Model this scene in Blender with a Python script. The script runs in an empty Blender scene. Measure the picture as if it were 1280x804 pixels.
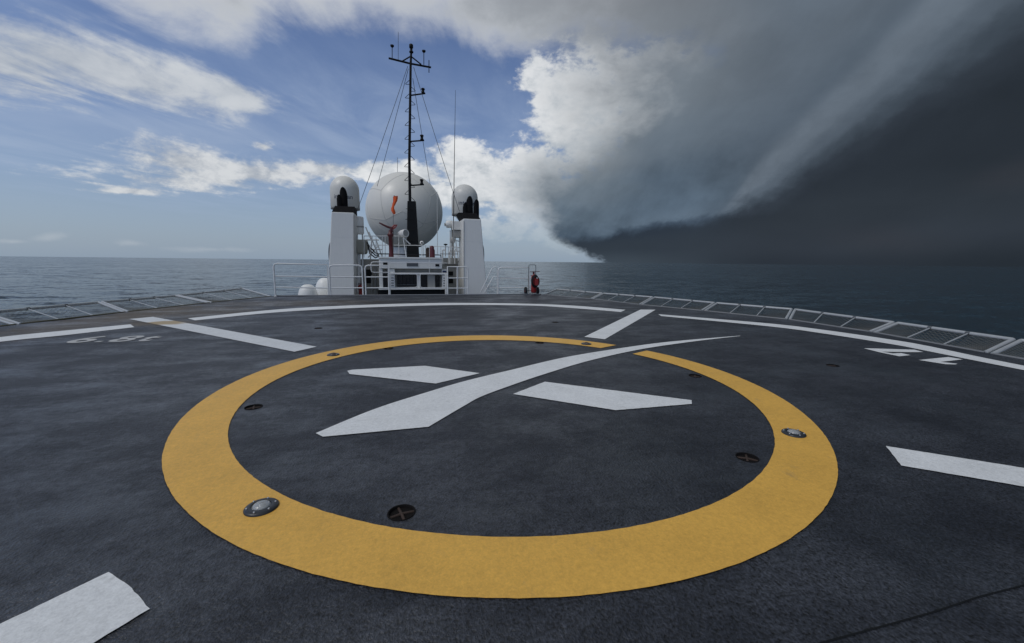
import bpy, math, random
import numpy as np
from mathutils import Vector, Matrix
random.seed(7)
R = math.radians
scene = bpy.context.scene
COL = scene.collection

# ------------------------------------------------------------------ camera and survey of the place
H = 1.40                      # eye height over the helideck
F, PITCH, ROLL = 515.0, 0.1445, 0.0105
YAW = R(15)                   # the ship's axis is turned 15 degrees from the view axis

def ray(u, v):
    x = (u - 640) / F; y = -(v - 402) / F
    c, s = math.cos(ROLL), math.sin(ROLL)
    x, y = c*x - s*y, s*x + c*y
    cp, sp = math.cos(PITCH), math.sin(PITCH)
    return Vector((x, cp + y*sp, -sp + y*cp))

E_ = Vector((math.cos(YAW), math.sin(YAW), 0)); A_ = Vector((-math.sin(YAW), math.cos(YAW), 0))

def G(u, v, z=0.0):
    """surveyed point at height z, in the ship's frame (x to starboard, y along the ship)"""
    d = ray(u, v); t = (z - H) / d.z
    p = d * t
    return Vector((p.dot(E_), p.dot(A_), z))

def P(u, v, ys):
    """surveyed point on the cross-ship plane y = ys, in the ship's frame"""
    d = ray(u, v); t = ys / d.dot(A_)
    return Vector((d.dot(E_)*t, ys, H + d.z*t))

def W(p):
    return Vector((p[0]*E_.x + p[1]*A_.x, p[0]*E_.y + p[1]*A_.y, p[2]))

def AE(u, v):
    d = ray(u, v)
    return math.degrees(math.atan2(d.x, d.y)), math.degrees(math.atan2(d.z, math.hypot(d.x, d.y)))

cam = bpy.data.cameras.new('camera'); co = bpy.data.objects.new('camera', cam); COL.objects.link(co)
cam.sensor_width = 36; cam.lens = F/1280*36; cam.clip_end = 200000; cam.clip_start = 0.05
cp, sp = math.cos(PITCH), math.sin(PITCH); c, s = math.cos(ROLL), math.sin(ROLL)
X = Vector((1, 0, 0)); U = Vector((0, sp, cp)); Fw = Vector((0, cp, -sp))
rt = X*c + U*s; up = -X*s + U*c
m = Matrix((rt, up, -Fw)).transposed().to_4x4(); m.translation = Vector((0, 0, H))
co.matrix_world = m
scene.camera = co

# ------------------------------------------------------------------ node writing helper
def lin(r, g, b):
    f = lambda v: (v/255/12.92) if v/255 <= .04045 else ((v/255+.055)/1.055)**2.4
    return (f(r), f(g), f(b))

class NT:
    def __init__(s, tree): s.t = tree; s.n = tree.nodes; s.l = tree.links
    def put(s, inp, v):
        if isinstance(v, S): s.l.new(v.k, inp)
        elif v is not None: inp.default_value = v
    def math(s, op, *a, clamp=False):
        if all(not isinstance(x, S) for x in a):
            pass
        n = s.n.new('ShaderNodeMath'); n.operation = op; n.use_clamp = clamp
        for i, x in enumerate(a): s.put(n.inputs[i], x)
        return S(s, n.outputs[0])
    def smooth(s, lo, hi, x):
        n = s.n.new('ShaderNodeMapRange'); n.interpolation_type = 'SMOOTHSTEP'
        s.put(n.inputs[0], x); s.put(n.inputs[1], lo); s.put(n.inputs[2], hi)
        n.inputs[3].default_value = 0; n.inputs[4].default_value = 1
        return S(s, n.outputs[0])
    def vec(s, x, y, z):
        n = s.n.new('ShaderNodeCombineXYZ')
        for i, v in enumerate((x, y, z)): s.put(n.inputs[i], v)
        return S(s, n.outputs[0])
    def sep(s, v):
        n = s.n.new('ShaderNodeSeparateXYZ'); s.put(n.inputs[0], v)
        return [S(s, o) for o in n.outputs]
    def vm(s, op, a, b=None, scale=None):
        n = s.n.new('ShaderNodeVectorMath'); n.operation = op
        s.put(n.inputs[0], a)
        if b is not None: s.put(n.inputs[1], b)
        if scale is not None: s.put(n.inputs['Scale'], scale)
        return S(s, n.outputs['Value' if op in ('DOT_PRODUCT', 'LENGTH', 'DISTANCE') else 'Vector'])
    def noise(s, v, scale=1, detail=4, rough=.5, dist=0, color=False, lac=2):
        n = s.n.new('ShaderNodeTexNoise'); s.put(n.inputs['Vector'], v)
        n.inputs['Scale'].default_value = scale; n.inputs['Detail'].default_value = detail
        n.inputs['Roughness'].default_value = rough; n.inputs['Distortion'].default_value = dist
        n.inputs['Lacunarity'].default_value = lac
        return S(s, n.outputs[1 if color else 0])
    def mix(s, f, a, b, mode='MIX'):
        n = s.n.new('ShaderNodeMix'); n.data_type = 'RGBA'; n.blend_type = mode
        s.put(n.inputs[0], f)
        for i, v in ((6, a), (7, b)):
            if isinstance(v, tuple) and len(v) == 3: v = v + (1,)
            s.put(n.inputs[i], v)
        return S(s, n.outputs[2])
    def ramp(s, x, stops, lo, hi, mode='EASE'):
        """stops: (value, colour)"""
        n = s.n.new('ShaderNodeValToRGB'); n.color_ramp.interpolation = mode
        s.put(n.inputs[0], (x - lo) * (1/(hi-lo)))
        cr = n.color_ramp
        while len(cr.elements) < len(stops): cr.elements.new(0.5)
        for e, (v, c) in zip(cr.elements, stops):
            e.position = (v-lo)/(hi-lo); e.color = tuple(c) + (1,)
        return S(s, n.outputs[0])
    def curve(s, x, pts):
        """piecewise smooth function through pts"""
        xs = [p[0] for p in pts]; ys = [p[1] for p in pts]
        x0, x1, y0, y1 = min(xs), max(xs), min(ys), max(ys)
        n = s.n.new('ShaderNodeFloatCurve'); cm = n.mapping; cv = cm.curves[0]
        q = sorted(((a-x0)/(x1-x0), (b-y0)/(y1-y0)) for a, b in pts)
        while len(cv.points) < len(q): cv.points.new(.5, .5)
        for pt, (a, b) in zip(cv.points, q): pt.location = (a, b); pt.handle_type = 'AUTO_CLAMPED'
        cm.update()
        s.put(n.inputs[1], (x - x0) * (1/(x1-x0)))
        return S(s, n.outputs[0]) * (y1-y0) + y0

class S:
    def __init__(s, nt, k): s.nt = nt; s.k = k
    def __add__(a, b): return a.nt.math('ADD', a, b)
    __radd__ = __add__
    def __sub__(a, b): return a.nt.math('SUBTRACT', a, b)
    def __rsub__(a, b): return a.nt.math('SUBTRACT', b, a)
    def __mul__(a, b): return a.nt.math('MULTIPLY', a, b)
    __rmul__ = __mul__
    def max(a, b): return a.nt.math('MAXIMUM', a, b)
    def min(a, b): return a.nt.math('MINIMUM', a, b)
    def clamp(a): return a.nt.math('ADD', a, 0.0, clamp=True)

# ------------------------------------------------------------------ sky and light
SUN_EL, SUN_AZ = R(52), R(-125)     # azimuth clockwise from +Y
world = bpy.data.worlds.new('World'); scene.world = world; world.use_nodes = True
wt = world.node_tree; wt.nodes.clear()
n = NT(wt)
STR = 0.1
tc = wt.nodes.new('ShaderNodeTexCoord'); D = S(n, tc.outputs['Generated'])
dx, dy, dz = n.sep(D)
az = n.math('ARCTAN2', dx, dy) * 57.29578
el = n.math('ARCSINE', dz) * 57.29578
V3 = n.vec(az, el, 1.0)
sky = wt.nodes.new('ShaderNodeTexSky'); sky.sky_type = 'NISHITA'; sky.sun_disc = False
sky.sun_elevation = SUN_EL; sky.sun_rotation = SUN_AZ; sky.air_density = 1.0; sky.dust_density = 1.2; sky.ozone_density = 1.5
clear = S(n, sky.outputs[0])
clear = n.mix(1.0, clear, (0.76, 0.80, 0.98), 'MULTIPLY')

def col(r, g, b):       # a cloud's radiance, undone for the background strength
    return tuple(v/STR for v in lin(r, g, b))

# noises
D3 = n.vm('MULTIPLY', D, (1, 1, 1.7))
n1 = n.noise(D3, 5.5, 9, .58, .3)               # billows
n2 = n.noise(D3, 15, 8, .62, .25)
n3 = n.noise(D3, 42, 6, .6, .2)
nl = n.noise(D3, 2.2, 4, .5)
inv = n.math('DIVIDE', 1.0, dz.max(0.04))
plane = n.vec(dx*inv, dy*inv, 0.0)               # flat cloud layer seen in perspective
rotp = wt.nodes.new('ShaderNodeMapping'); rotp.inputs['Rotation'].default_value = (0, 0, R(-28)); rotp.inputs['Scale'].default_value = (1.0, .5, 1)
wt.links.new(plane.k, rotp.inputs['Vector']); PL = S(n, rotp.outputs[0])
p1 = n.noise(PL, 1.7, 10, .60, .5)
p2 = n.noise(PL, .45, 4, .5, .4)

def blob(u, v, u2, v2, w):
    c0 = AE(u, v); e = AE(u2, v2); d = (e[0]-c0[0], e[1]-c0[1]); L = math.hypot(*d)
    k = math.hypot(u2-u, v2-v); q = AE(u-(v2-v)/k*w, v+(u2-u)/k*w); wd = math.hypot(q[0]-c0[0], q[1]-c0[1])
    ax = (d[0]/L/L, d[1]/L/L); bx = (-d[1]/L/wd, d[0]/L/wd)
    a = n.vm('DOT_PRODUCT', V3, (ax[0], ax[1], -(c0[0]*ax[0]+c0[1]*ax[1])))
    b = n.vm('DOT_PRODUCT', V3, (bx[0], bx[1], -(c0[0]*bx[0]+c0[1]*bx[1])))
    return 1.0 - n.vm('LENGTH', n.vec(a, b, 0.0))
def union(*bs):
    f = bs[0]
    for b in bs[1:]: f = f.max(b)
    return f
def AEc(pts): return [AE(u, v) for u, v in pts]

sk = clear
# pale haze low over the sea and thin veils
hz = n.ramp(el, [(0, (1, 1, 1)), (3, (.86, .86, .86)), (8, (.48, .48, .48)), (16, (.14, .14, .14)), (30, (0, 0, 0))], 0, 30)
sk = n.mix(hz*.74, sk, col(148, 167, 187))
veil = n.smooth(.38, .72, p2*.5 + p1*.5) * n.smooth(3, 9, el) * (1.0 - n.smooth(20, 27, el))
sk = n.mix(veil*.55, sk, col(165, 182, 208))
vb = union(blob(200, 165, 620, 150, 50), blob(60, 150, 420, 175, 34))
sk = n.mix(n.smooth(0, 1.0, vb + (p1-.5)*1.6)*.35, sk, col(165, 180, 203))
# left wedge of cloud
fA = union(blob(110, 82, 345, 138, 44), blob(-20, 70, 190, 100, 58), blob(-80, 40, 60, 52, 60), blob(290, 118, 345, 136, 24))
fA = fA + (p1-.5)*2.3 + (n2-.5)*.9 + (n3-.5)*.5
mA = n.smooth(-.05, .75, fA)
cA = n.mix(n.smooth(.30, .66, p1*.6+n2*.4), col(160, 169, 181), col(206, 210, 214))
sk = n.mix(mA*.9, sk, cA)
# second cloud, low left of the mast
fB = union(blob(290, 218, 455, 208, 24), blob(235, 202, 330, 226, 28), blob(330, 183, 348, 185, 8)*.8, blob(160, 239, 215, 241, 6)*.9, blob(400, 212, 470, 214, 15))
fB = fB + (p1-.5)*1.7 + (n2-.5)*1.5 + (n3-.5)*.8
mB = n.smooth(-.02, .75, fB)
cB = n.mix(n.smooth(.36, .62, n2*.6+n3*.4), col(172, 178, 186), col(218, 220, 221))
sk = n.mix(mB*.88, sk, cB)
fB2 = union(blob(60, 297, 90, 293, 7), blob(165, 304, 195, 306, 6), blob(15, 302, 50, 303, 4), blob(260, 312, 330, 313, 5))
sk = n.mix(n.smooth(.0, 1.1, fB2 + (n2-.5)*2.2)*.30, sk, col(195, 201, 207))
# cumulus bank behind the mast and radome
fC = union(blob(725, 160, 735, 35, 84), blob(830, 130, 850, 0, 110), blob(660, 232, 720, 165, 50), blob(600, 217, 665, 236, 36), blob(500, 217, 575, 222, 17),
           blob(720, 285, 830, 300, 30)*.85, blob(650, 262, 700, 272, 34), blob(590, 244, 670, 248, 22), blob(672, 95, 700, 80, 30)*.8, blob(700, 240, 760, 215, 40), blob(640, 285, 740, 290, 22)*.7)
fC = fC + (n1-.5)*1.5 + (n2-.5)*1.3 + (n3-.5)*.7
mC = n.smooth(.0, .42, fC)
shC = n.smooth(.34, .62, n2*.5 + n1*.28 + n3*.22)
cC = n.mix(shC, col(176, 184, 191), col(229, 231, 233))
lowC = n.smooth(1.5, 9.0, el)                    # thin and hazy close to the horizon
sk = n.mix(mC*(lowC*.55+.42), sk, n.mix(lowC, col(172, 184, 192), cC))
# overcast that closes the top of the sky
B = n.curve(az, sorted(AEc([(60, -16), (140, 14), (205, 30), (262, 48), (330, 38), (430, 28), (520, 34), (590, 58), (650, 76), (720, 60)]) + [(-170, 40), (-60, 34), (60, 26), (170, 30)]))
fT = (el - B)*.15 + (p1-.5)*1.4 + (n1-.5)*.7 + (n2-.5)*.5
mT = n.smooth(-.25, .55, fT)
cT = n.mix(n.smooth(-.1, 1.1, fT + (p2-.5)), col(202, 206, 212), col(160, 166, 174))
sk = n.mix(mT, sk, cT)

# the storm: everything starboard of a ragged left edge
Lc = AEc([(540, -60), (580, 0), (640, 45), (708, 92), (712, 140), (682, 185), (645, 215), (628, 236), (646, 258), (676, 280), (692, 294), (708, 305), (728, 315), (742, 324), (750, 332)])
Lf = n.curve(el, sorted([(b, a) for a, b in Lc] + [(60, 2), (90, 0), (-5, 28)]))
soft = n.curve(el, [(-5, 1.1), (0, 1.1), (3.0, 1.8), (6, 5), (10, 8), (14, 10), (22, 14), (90, 18)])
fS = n.math('DIVIDE', az - Lf + (n1-.5)*(soft*1.7+2.6) + (n2-.5)*(soft*.8+3.0) + (n3-.5)*2.0, soft)
back = 1.0 - n.smooth(85, 130, az)
mS = n.smooth(-.45, 1.15, fS) * back
# lower edge of the shelf cloud, and the upper edge of its long rolled lip
Rc = AEc([(600, 296), (650, 293), (690, 294), (715, 298), (745, 300), (790, 290), (850, 279), (905, 270), (950, 260), (990, 238), (1045, 200), (1110, 158), (1180, 112), (1280, 55)])
Rf = n.curve(az, Rc + [(62, 24), (80, 32), (110, 40)])
Tc = AEc([(870, 285), (905, 258), (930, 226), (958, 190), (1000, 148), (1050, 96), (1100, 44), (1140, 0), (1200, -70)])
Tf = n.curve(az, sorted([(0, 2)] + Tc + [(70, 48), (110, 60)]))
st1 = n.noise(n.vec(az*.13 - el*.09, az*.05 + el*.06, 0.0), 1.5, 5, .5, .3)
st2 = n.noise(n.vec(az*.34 - el*.20, el*.20 + az*.06, 3.0), 1.1, 7, .60, .2)
sm = n.noise(n.vec(az*.05, el*.09, 1.0), 1.6, 5, .5, .6)
rag = n.curve(az, [(0, 1.2), (20, 1.0), (30, .9), (36, 1.0), (51, 1.1), (110, 1)])
t = el - Rf + ((n2-.5)*1.9 + (st2-.5)*1.5 + (n1-.5)*1.2)*rag
lip = n.math('DIVIDE', t, (Tf - Rf).max(.6))
lipc = n.ramp(lip, [(-.25, col(44, 51, 60)), (0, col(53, 61, 71)), (.16, col(66, 76, 87)), (.36, col(84, 95, 107)), (.62, col(98, 109, 121)), (.86, col(103, 114, 126)), (1.12, col(92, 103, 115))], -.4, 1.3)
body = n.ramp(t, [(0, col(66, 78, 91)), (3, col(78, 91, 104)), (7, col(85, 97, 110)), (14, col(95, 106, 118)), (20, col(98, 109, 121)), (28, col(92, 103, 114))], -2, 30)
left = n.ramp(t, [(-.8, col(44, 53, 65)), (.1, col(66, 80, 96)), (1.0, col(92, 108, 124)), (2.4, col(86, 102, 118)), (5.5, col(84, 99, 114)),
                  (10, col(100, 112, 124)), (15, col(110, 120, 130)), (20, col(118, 126, 135)), (28, col(116, 121, 128))], -4, 30)
edge = n.ramp(t, [(-.8, col(48, 58, 70)), (.5, col(72, 87, 102)), (3.0, col(92, 107, 121)), (6, col(108, 121, 133)), (10, col(134, 142, 149)), (15, col(152, 158, 163)), (22, col(142, 148, 155)), (28, col(142, 147, 154))], -4, 30)
cS = n.mix(n.smooth(6, 20, az + (n1-.5)*12 + (n2-.5)*4), edge, left)
cS = n.mix(n.smooth(20, 32, az + (nl-.5)*8), cS, body)
inlip = n.smooth(-1.6, 2.6, Tf - el + (st1-.5)*2.6 + (nl-.5)*3.0 + (n2-.5)*1.6) * n.smooth(20, 30, az + (n1-.5)*4)
cS = n.mix(inlip, cS, lipc)
# soft modelling of the cloud body
roll = n.math('SINE', t*.62 + (nl-.5)*7.0 + (sm-.5)*4.0 + az*.10)*n.smooth(2.0, 6.0, t)
mod = (st1-.5)*.20 + (nl-.5)*.34 + (st2-.5)*.12 + (sm-.5)*.34 + (n1-.5)*.24 + (n2-.5)*.10 + roll*.028
lowl = (1.0 - n.smooth(2, 9, t)) * (1.0 - n.smooth(26, 40, az))
mod = mod + lowl*((st2-.5)*.45 + (n2-.5)*.35 + (n1-.5)*.3)
cS = n.vm('SCALE', cS, scale=mod + 1.0)
bw = n.curve(az, [(0, 1.0), (25, 1.2), (31, 2.2), (36, 4.2), (51, 6.5), (110, 7)])
below = 1.0 - n.smooth(-1.0, 1.0, n.math('DIVIDE', t + bw*.36, bw))
under = n.ramp(el, [(0, col(46, 53, 62)), (2, col(51, 58, 67)), (6, col(48, 55, 63)), (10, col(44, 51, 59)), (18, col(40, 47, 54))], 0, 20)
uleft = n.ramp(el, [(0, col(62, 72, 82)), (2, col(52, 61, 71)), (5, col(46, 56, 68)), (10, col(42, 50, 60))], 0, 20)
under = n.mix(n.smooth(14, 32, az), uleft, under)
under = n.mix(n.smooth(36, 52, az)*(1.0 - n.smooth(0, 4, el))*.8, under, col(36, 43, 50))
brown = union(blob(1290, 215, 1170, 235, 32), blob(1100, 300, 1250, 310, 30)*.7)
under = n.mix(n.smooth(0, .9, brown + (nl-.5)*.8)*.25, under, col(62, 62, 67))
under = n.vm('SCALE', under, scale=(nl-.5)*.4 + (sm-.5)*.3 + (st2-.5)*.08 + 1.0)
cS = n.mix(below, cS, under)
sk = n.mix(mS, sk, cS)
# below the horizon: plain dim water colour
sk = n.mix(1.0 - n.smooth(-1.0, -.2, el), sk, col(60, 78, 92))
bg = wt.nodes.new('ShaderNodeBackground'); bg.inputs[1].default_value = STR
wt.links.new(sk.k, bg.inputs[0])
ow = wt.nodes.new('ShaderNodeOutputWorld'); wt.links.new(bg.outputs[0], ow.inputs[0])
world.cycles.sampling_method = 'MANUAL'; world.cycles.sample_map_resolution = 512

sl = bpy.data.lights.new('sun', 'SUN'); sl.energy = 1.0; sl.angle = R(22); sl.color = (1, .965, .91)
so = bpy.data.objects.new('sun', sl); COL.objects.link(so)
sd = Vector((math.sin(SUN_AZ)*math.cos(SUN_EL), math.cos(SUN_AZ)*math.cos(SUN_EL), math.sin(SUN_EL)))
so.rotation_euler = (-sd).to_track_quat('-Z', 'Y').to_euler(); so.location = (-30, -20, 60)
vs = scene.view_settings
scene.display_settings.display_device = 'sRGB'
vs.view_transform = 'Standard'; vs.look = 'None'; vs.exposure = 0; vs.gamma = 1; vs.use_curve_mapping = False

# ------------------------------------------------------------------ materials
def newmat(name):
    m = bpy.data.materials.new(name); m.use_nodes = True; t = m.node_tree; b = t.nodes['Principled BSDF']
    q = NT(t); tcn = t.nodes.new('ShaderNodeTexCoord')
    return m, q, b, S(q, tcn.outputs['Object'])
def bump(q, b, h, strength, dist):
    bn = q.n.new('ShaderNodeBump'); bn.inputs['Strength'].default_value = strength; bn.inputs['Distance'].default_value = dist
    q.put(bn.inputs['Height'], h); q.l.new(bn.outputs[0], b.inputs['Normal'])
def paint(name, colr, rough=.5, wear=.12, metal=0, rust=0, scale=2.5, bmp=.15):
    """painted or plain metal with uneven dirt, run marks and a little rust"""
    m, q, b, ob = newmat(name)
    run = q.noise(q.vm('MULTIPLY', ob, (6, 6, .7)), scale, 5, .6)
    spot = q.noise(ob, scale*3, 6, .65)
    k = (run*.6 + spot*.4 - .5) * (2*wear) + 1.0
    c = q.vm('SCALE', colr, scale=k)
    if rust:
        f = q.smooth(.66 - rust*.2, .74 - rust*.2, run*.45 + spot*.55)
        c = q.mix(f*.7, c, (.16, .07, .03))
    q.put(b.inputs['Base Color'], c)
    q.put(b.inputs['Roughness'], (spot-.5)*.35 + rough)
    b.inputs['Metallic'].default_value = metal
    if bmp: bump(q, b, spot, bmp, .01)
    if max(colr) < .03: b.inputs['Specular IOR Level'].default_value = .22
    return m
M = {}
M['white'] = paint('white_marine_paint', (.80, .80, .765), .42, .10, rust=.22)
M['white2'] = paint('white_rail_paint', (.74, .75, .74), .45, .12, rust=.35)
M['grey'] = paint('grey_marine_paint', (.33, .33, .31), .5, .16, rust=.35)
M['dgrey'] = paint('dark_grey_paint', (.09, .10, .11), .5, .2)
M['black'] = paint('black_paint', (.008, .009, .010), .6, .3)
M['soot'] = paint('sooty_black_metal', (.006, .006, .007), .85, .3)
M['dome'] = paint('radome_gelcoat', (.78, .76, .69), .38, .06, scale=.8, bmp=.03)
M['seam'] = paint('radome_joint', (.64, .63, .58), .5, .1)
M['beige'] = paint('beige_plastic', (.34, .33, .28), .5, .12)
M['red'] = paint('red_paint', (.30, .025, .022), .4, .25)
M['dred'] = paint('dark_red_paint', (.09, .012, .016), .45, .25)
M['orange'] = paint('orange_windsock_fabric', (.85, .13, .03), .8, .12, bmp=.4)
M['galv'] = paint('galvanised_steel', (.42, .44, .45), .45, .25, metal=.15, rust=.25)
M['gbeam'] = paint('grey_edge_beam', (.19, .20, .21), .55, .2, rust=.3)
M['moss'] = paint('stained_edge_beam', (.075, .068, .035), .7, .5)
M['wire'] = paint('net_wire', (.14, .14, .13), .5, .3)
M['rope'] = paint('dark_rubber', (.015, .015, .017), .5, .3)
M['blue'] = paint('blue_lettering', (.008, .02, .07), .5, .1)
M['hole'] = paint('recess_shade_black', (.005, .004, .004), .9, .5)  # near-black paints in the shade of the socket cups; their rims share it
M['rusty'] = paint('rusty_steel', (.040, .024, .017), .75, .6)
M['lamp_ring'] = paint('dark_lamp_housing', (.022, .026, .032), .35, .3)
M['chrome'] = paint('worn_metal', (.45, .46, .47), .3, .2, metal=.7)
m, q, b, ob = newmat('clear_lamp_glass'); b.inputs['Base Color'].default_value = (.80, .82, .82, 1); b.inputs['Roughness'].default_value = .10; b.inputs['Transmission Weight'].default_value = .7; M['glass'] = m
M['dull_lens'] = paint('dirty_brown_lens', (.07, .05, .04), .5, .3)
m, q, b, ob = newmat('dark_window_glass'); b.inputs['Base Color'].default_value = (.01, .013, .018, 1); b.inputs['Roughness'].default_value = .12; M['window'] = m

# the deck coating: dark blue-grey non-skid, worn and damp in patches, with rust stains of their own shape
m, q, b, ob = newmat('nonskid_deck')
gx, gy, gz = q.sep(ob)
big = q.noise(ob, .6, 8, .62, .1); mid = q.noise(ob, 3.4, 8, .66, .05); grit = q.noise(ob, 72, 2, .6); grit2 = q.noise(ob, 34, 3, .6)
strk = q.noise(q.vm('MULTIPLY', ob, (.5, 1.6, 1)), 1.6, 8, .66, .1)
grit3 = q.noise(ob, 16, 6, .7)
colr = q.mix(q.smooth(.40, .62, big*.45 + mid*.3 + strk*.25), (.0095, .0120, .0185), (.036, .040, .051))
colr = q.vm('SCALE', colr, scale=(grit-.5)*4.2 + (grit2-.5)*2.4 + (grit3-.5)*1.4 + 1.0)
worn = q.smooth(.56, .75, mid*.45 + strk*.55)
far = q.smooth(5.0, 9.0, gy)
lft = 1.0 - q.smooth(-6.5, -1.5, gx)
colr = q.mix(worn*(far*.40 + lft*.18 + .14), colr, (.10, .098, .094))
weep = q.smooth(.60, .72, q.noise(q.vm('MULTIPLY', ob, (.7, 1.0, 1)), 1.1, 9, .68, .1))
colr = q.mix(weep*(lft*.35+.08), colr, (.062, .050, .034))
speck = q.smooth(.80, .84, q.noise(ob, 70, 2, .5))
colr = q.mix(speck*.5, colr, (.20, .20, .20))
def stain(cx, cy, rx, ry):
    d = q.vm('LENGTH', q.vec((gx-cx)*(1/rx), (gy-cy)*(1/ry), 0.0))
    return 1.0 - q.smooth(.35, 1.0, d + (mid-.5)*1.5)
p_ = G(205, 404)
st = stain(p_.x-.1, p_.y, 1.0, .55).max(stain(-6.2, 12.4, 1.2, 2.6)).max(stain(-6.6, 10.6, 1.1, 2.6)*.8).max(stain(-3.2, 14.6, 3.4, 1.4)*.6).max(stain(-5.0, 12.6, 1.6, 1.8)*.7)
colr = q.mix(st*.72, colr, (.10, .068, .028))
q.put(b.inputs['Base Color'], colr)
wet = q.smooth(.42, .66, q.noise(q.vm('MULTIPLY', ob, (1, 1.5, 1)), .9, 9, .66, .15)*.75 + grit3*.25)
q.put(b.inputs['Roughness'], (grit-.5)*.3 + .56 - wet*.24)
q.put(b.inputs['Specular IOR Level'], wet*.60 + .46)
bump(q, b, grit*.8 + grit2*.6, 1.0, .010)
M['deck'] = m
def roadpaint(name, base, stained=False):
    m, q, b, ob = newmat(name)
    mid = q.noise(ob, 3.2, 7, .62, .3); grit = q.noise(ob, 95, 3, .6); g2 = q.noise(ob, 30, 4, .6)
    c = q.vm('SCALE', base, scale=(mid-.5)*.34 + (grit-.5)*.5 + (g2-.5)*.4 + 1.0)
    chip = q.smooth(.745, .78, g2*.55 + grit*.25 + mid*.20)
    c = q.mix(chip*.8, c, (.06, .065, .07))
    scuff = q.smooth(.60, .74, q.noise(q.vm('MULTIPLY', ob, (3, 1.4, 1)), 2.2, 8, .68, .2))
    c = q.mix(scuff*.30, c, (.18, .16, .13))
    if stained:
        x, y, z = q.sep(ob); p = G(207, 404)
        d = q.vm('LENGTH', q.vec((x-p.x)*(1/.62), (y-p.y)*(1/.42), 0.0))
        c = q.mix((1.0 - q.smooth(.5, 1.0, d + (mid-.5)*1.0))*.85, c, (.34, .22, .06))
    q.put(b.inputs['Base Color'], c); q.put(b.inputs['Roughness'], (grit-.5)*.2 + .55)
    bump(q, b, grit*.6 + g2*.8, .45, .005)
    return m
M['pwhite'] = roadpaint('white_deck_paint', (.74, .755, .755))
M['pwhite_s'] = roadpaint('white_deck_paint_stained', (.66, .68, .69), True)
M['pfaded'] = roadpaint('faded_white_deck_paint', (.46, .46, .45))
M['pyellow'] = roadpaint('yellow_deck_paint', (.74, .42, .075))
# the sea
m, q, b, ob = newmat('sea_water')
q.put(b.inputs['Base Color'], (.021, .040, .055, 1)); b.inputs['Roughness'].default_value = .12; b.inputs['IOR'].default_value = 1.333; b.inputs['Specular IOR Level'].default_value = .11
a1 = q.noise(q.vm('MULTIPLY', ob, (1, 1.7, 1)), .10, 6, .62, .5, color=True)
a2 = q.noise(q.vm('MULTIPLY', ob, (1, 1.5, 1)), .6, 6, .65, .5, color=True)
a3 = q.noise(ob, .010, 4, .6, .5, color=True)
v = q.vm('ADD', q.vm('SCALE', q.vm('SUBTRACT', a1, (.5, .5, .5)), scale=1.25), q.vm('SCALE', q.vm('SUBTRACT', a2, (.5, .5, .5)), scale=1.25))
v = q.vm('ADD', v, q.vm('SCALE', q.vm('SUBTRACT', a3, (.5, .5, .5)), scale=.30))
v = q.vm('MULTIPLY', v, (1, 1, 0))
nn = q.vm('NORMALIZE', q.vm('ADD', v, (0, 0, 1)))
q.put(b.inputs['Normal'], nn)
M['sea'] = m

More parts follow.
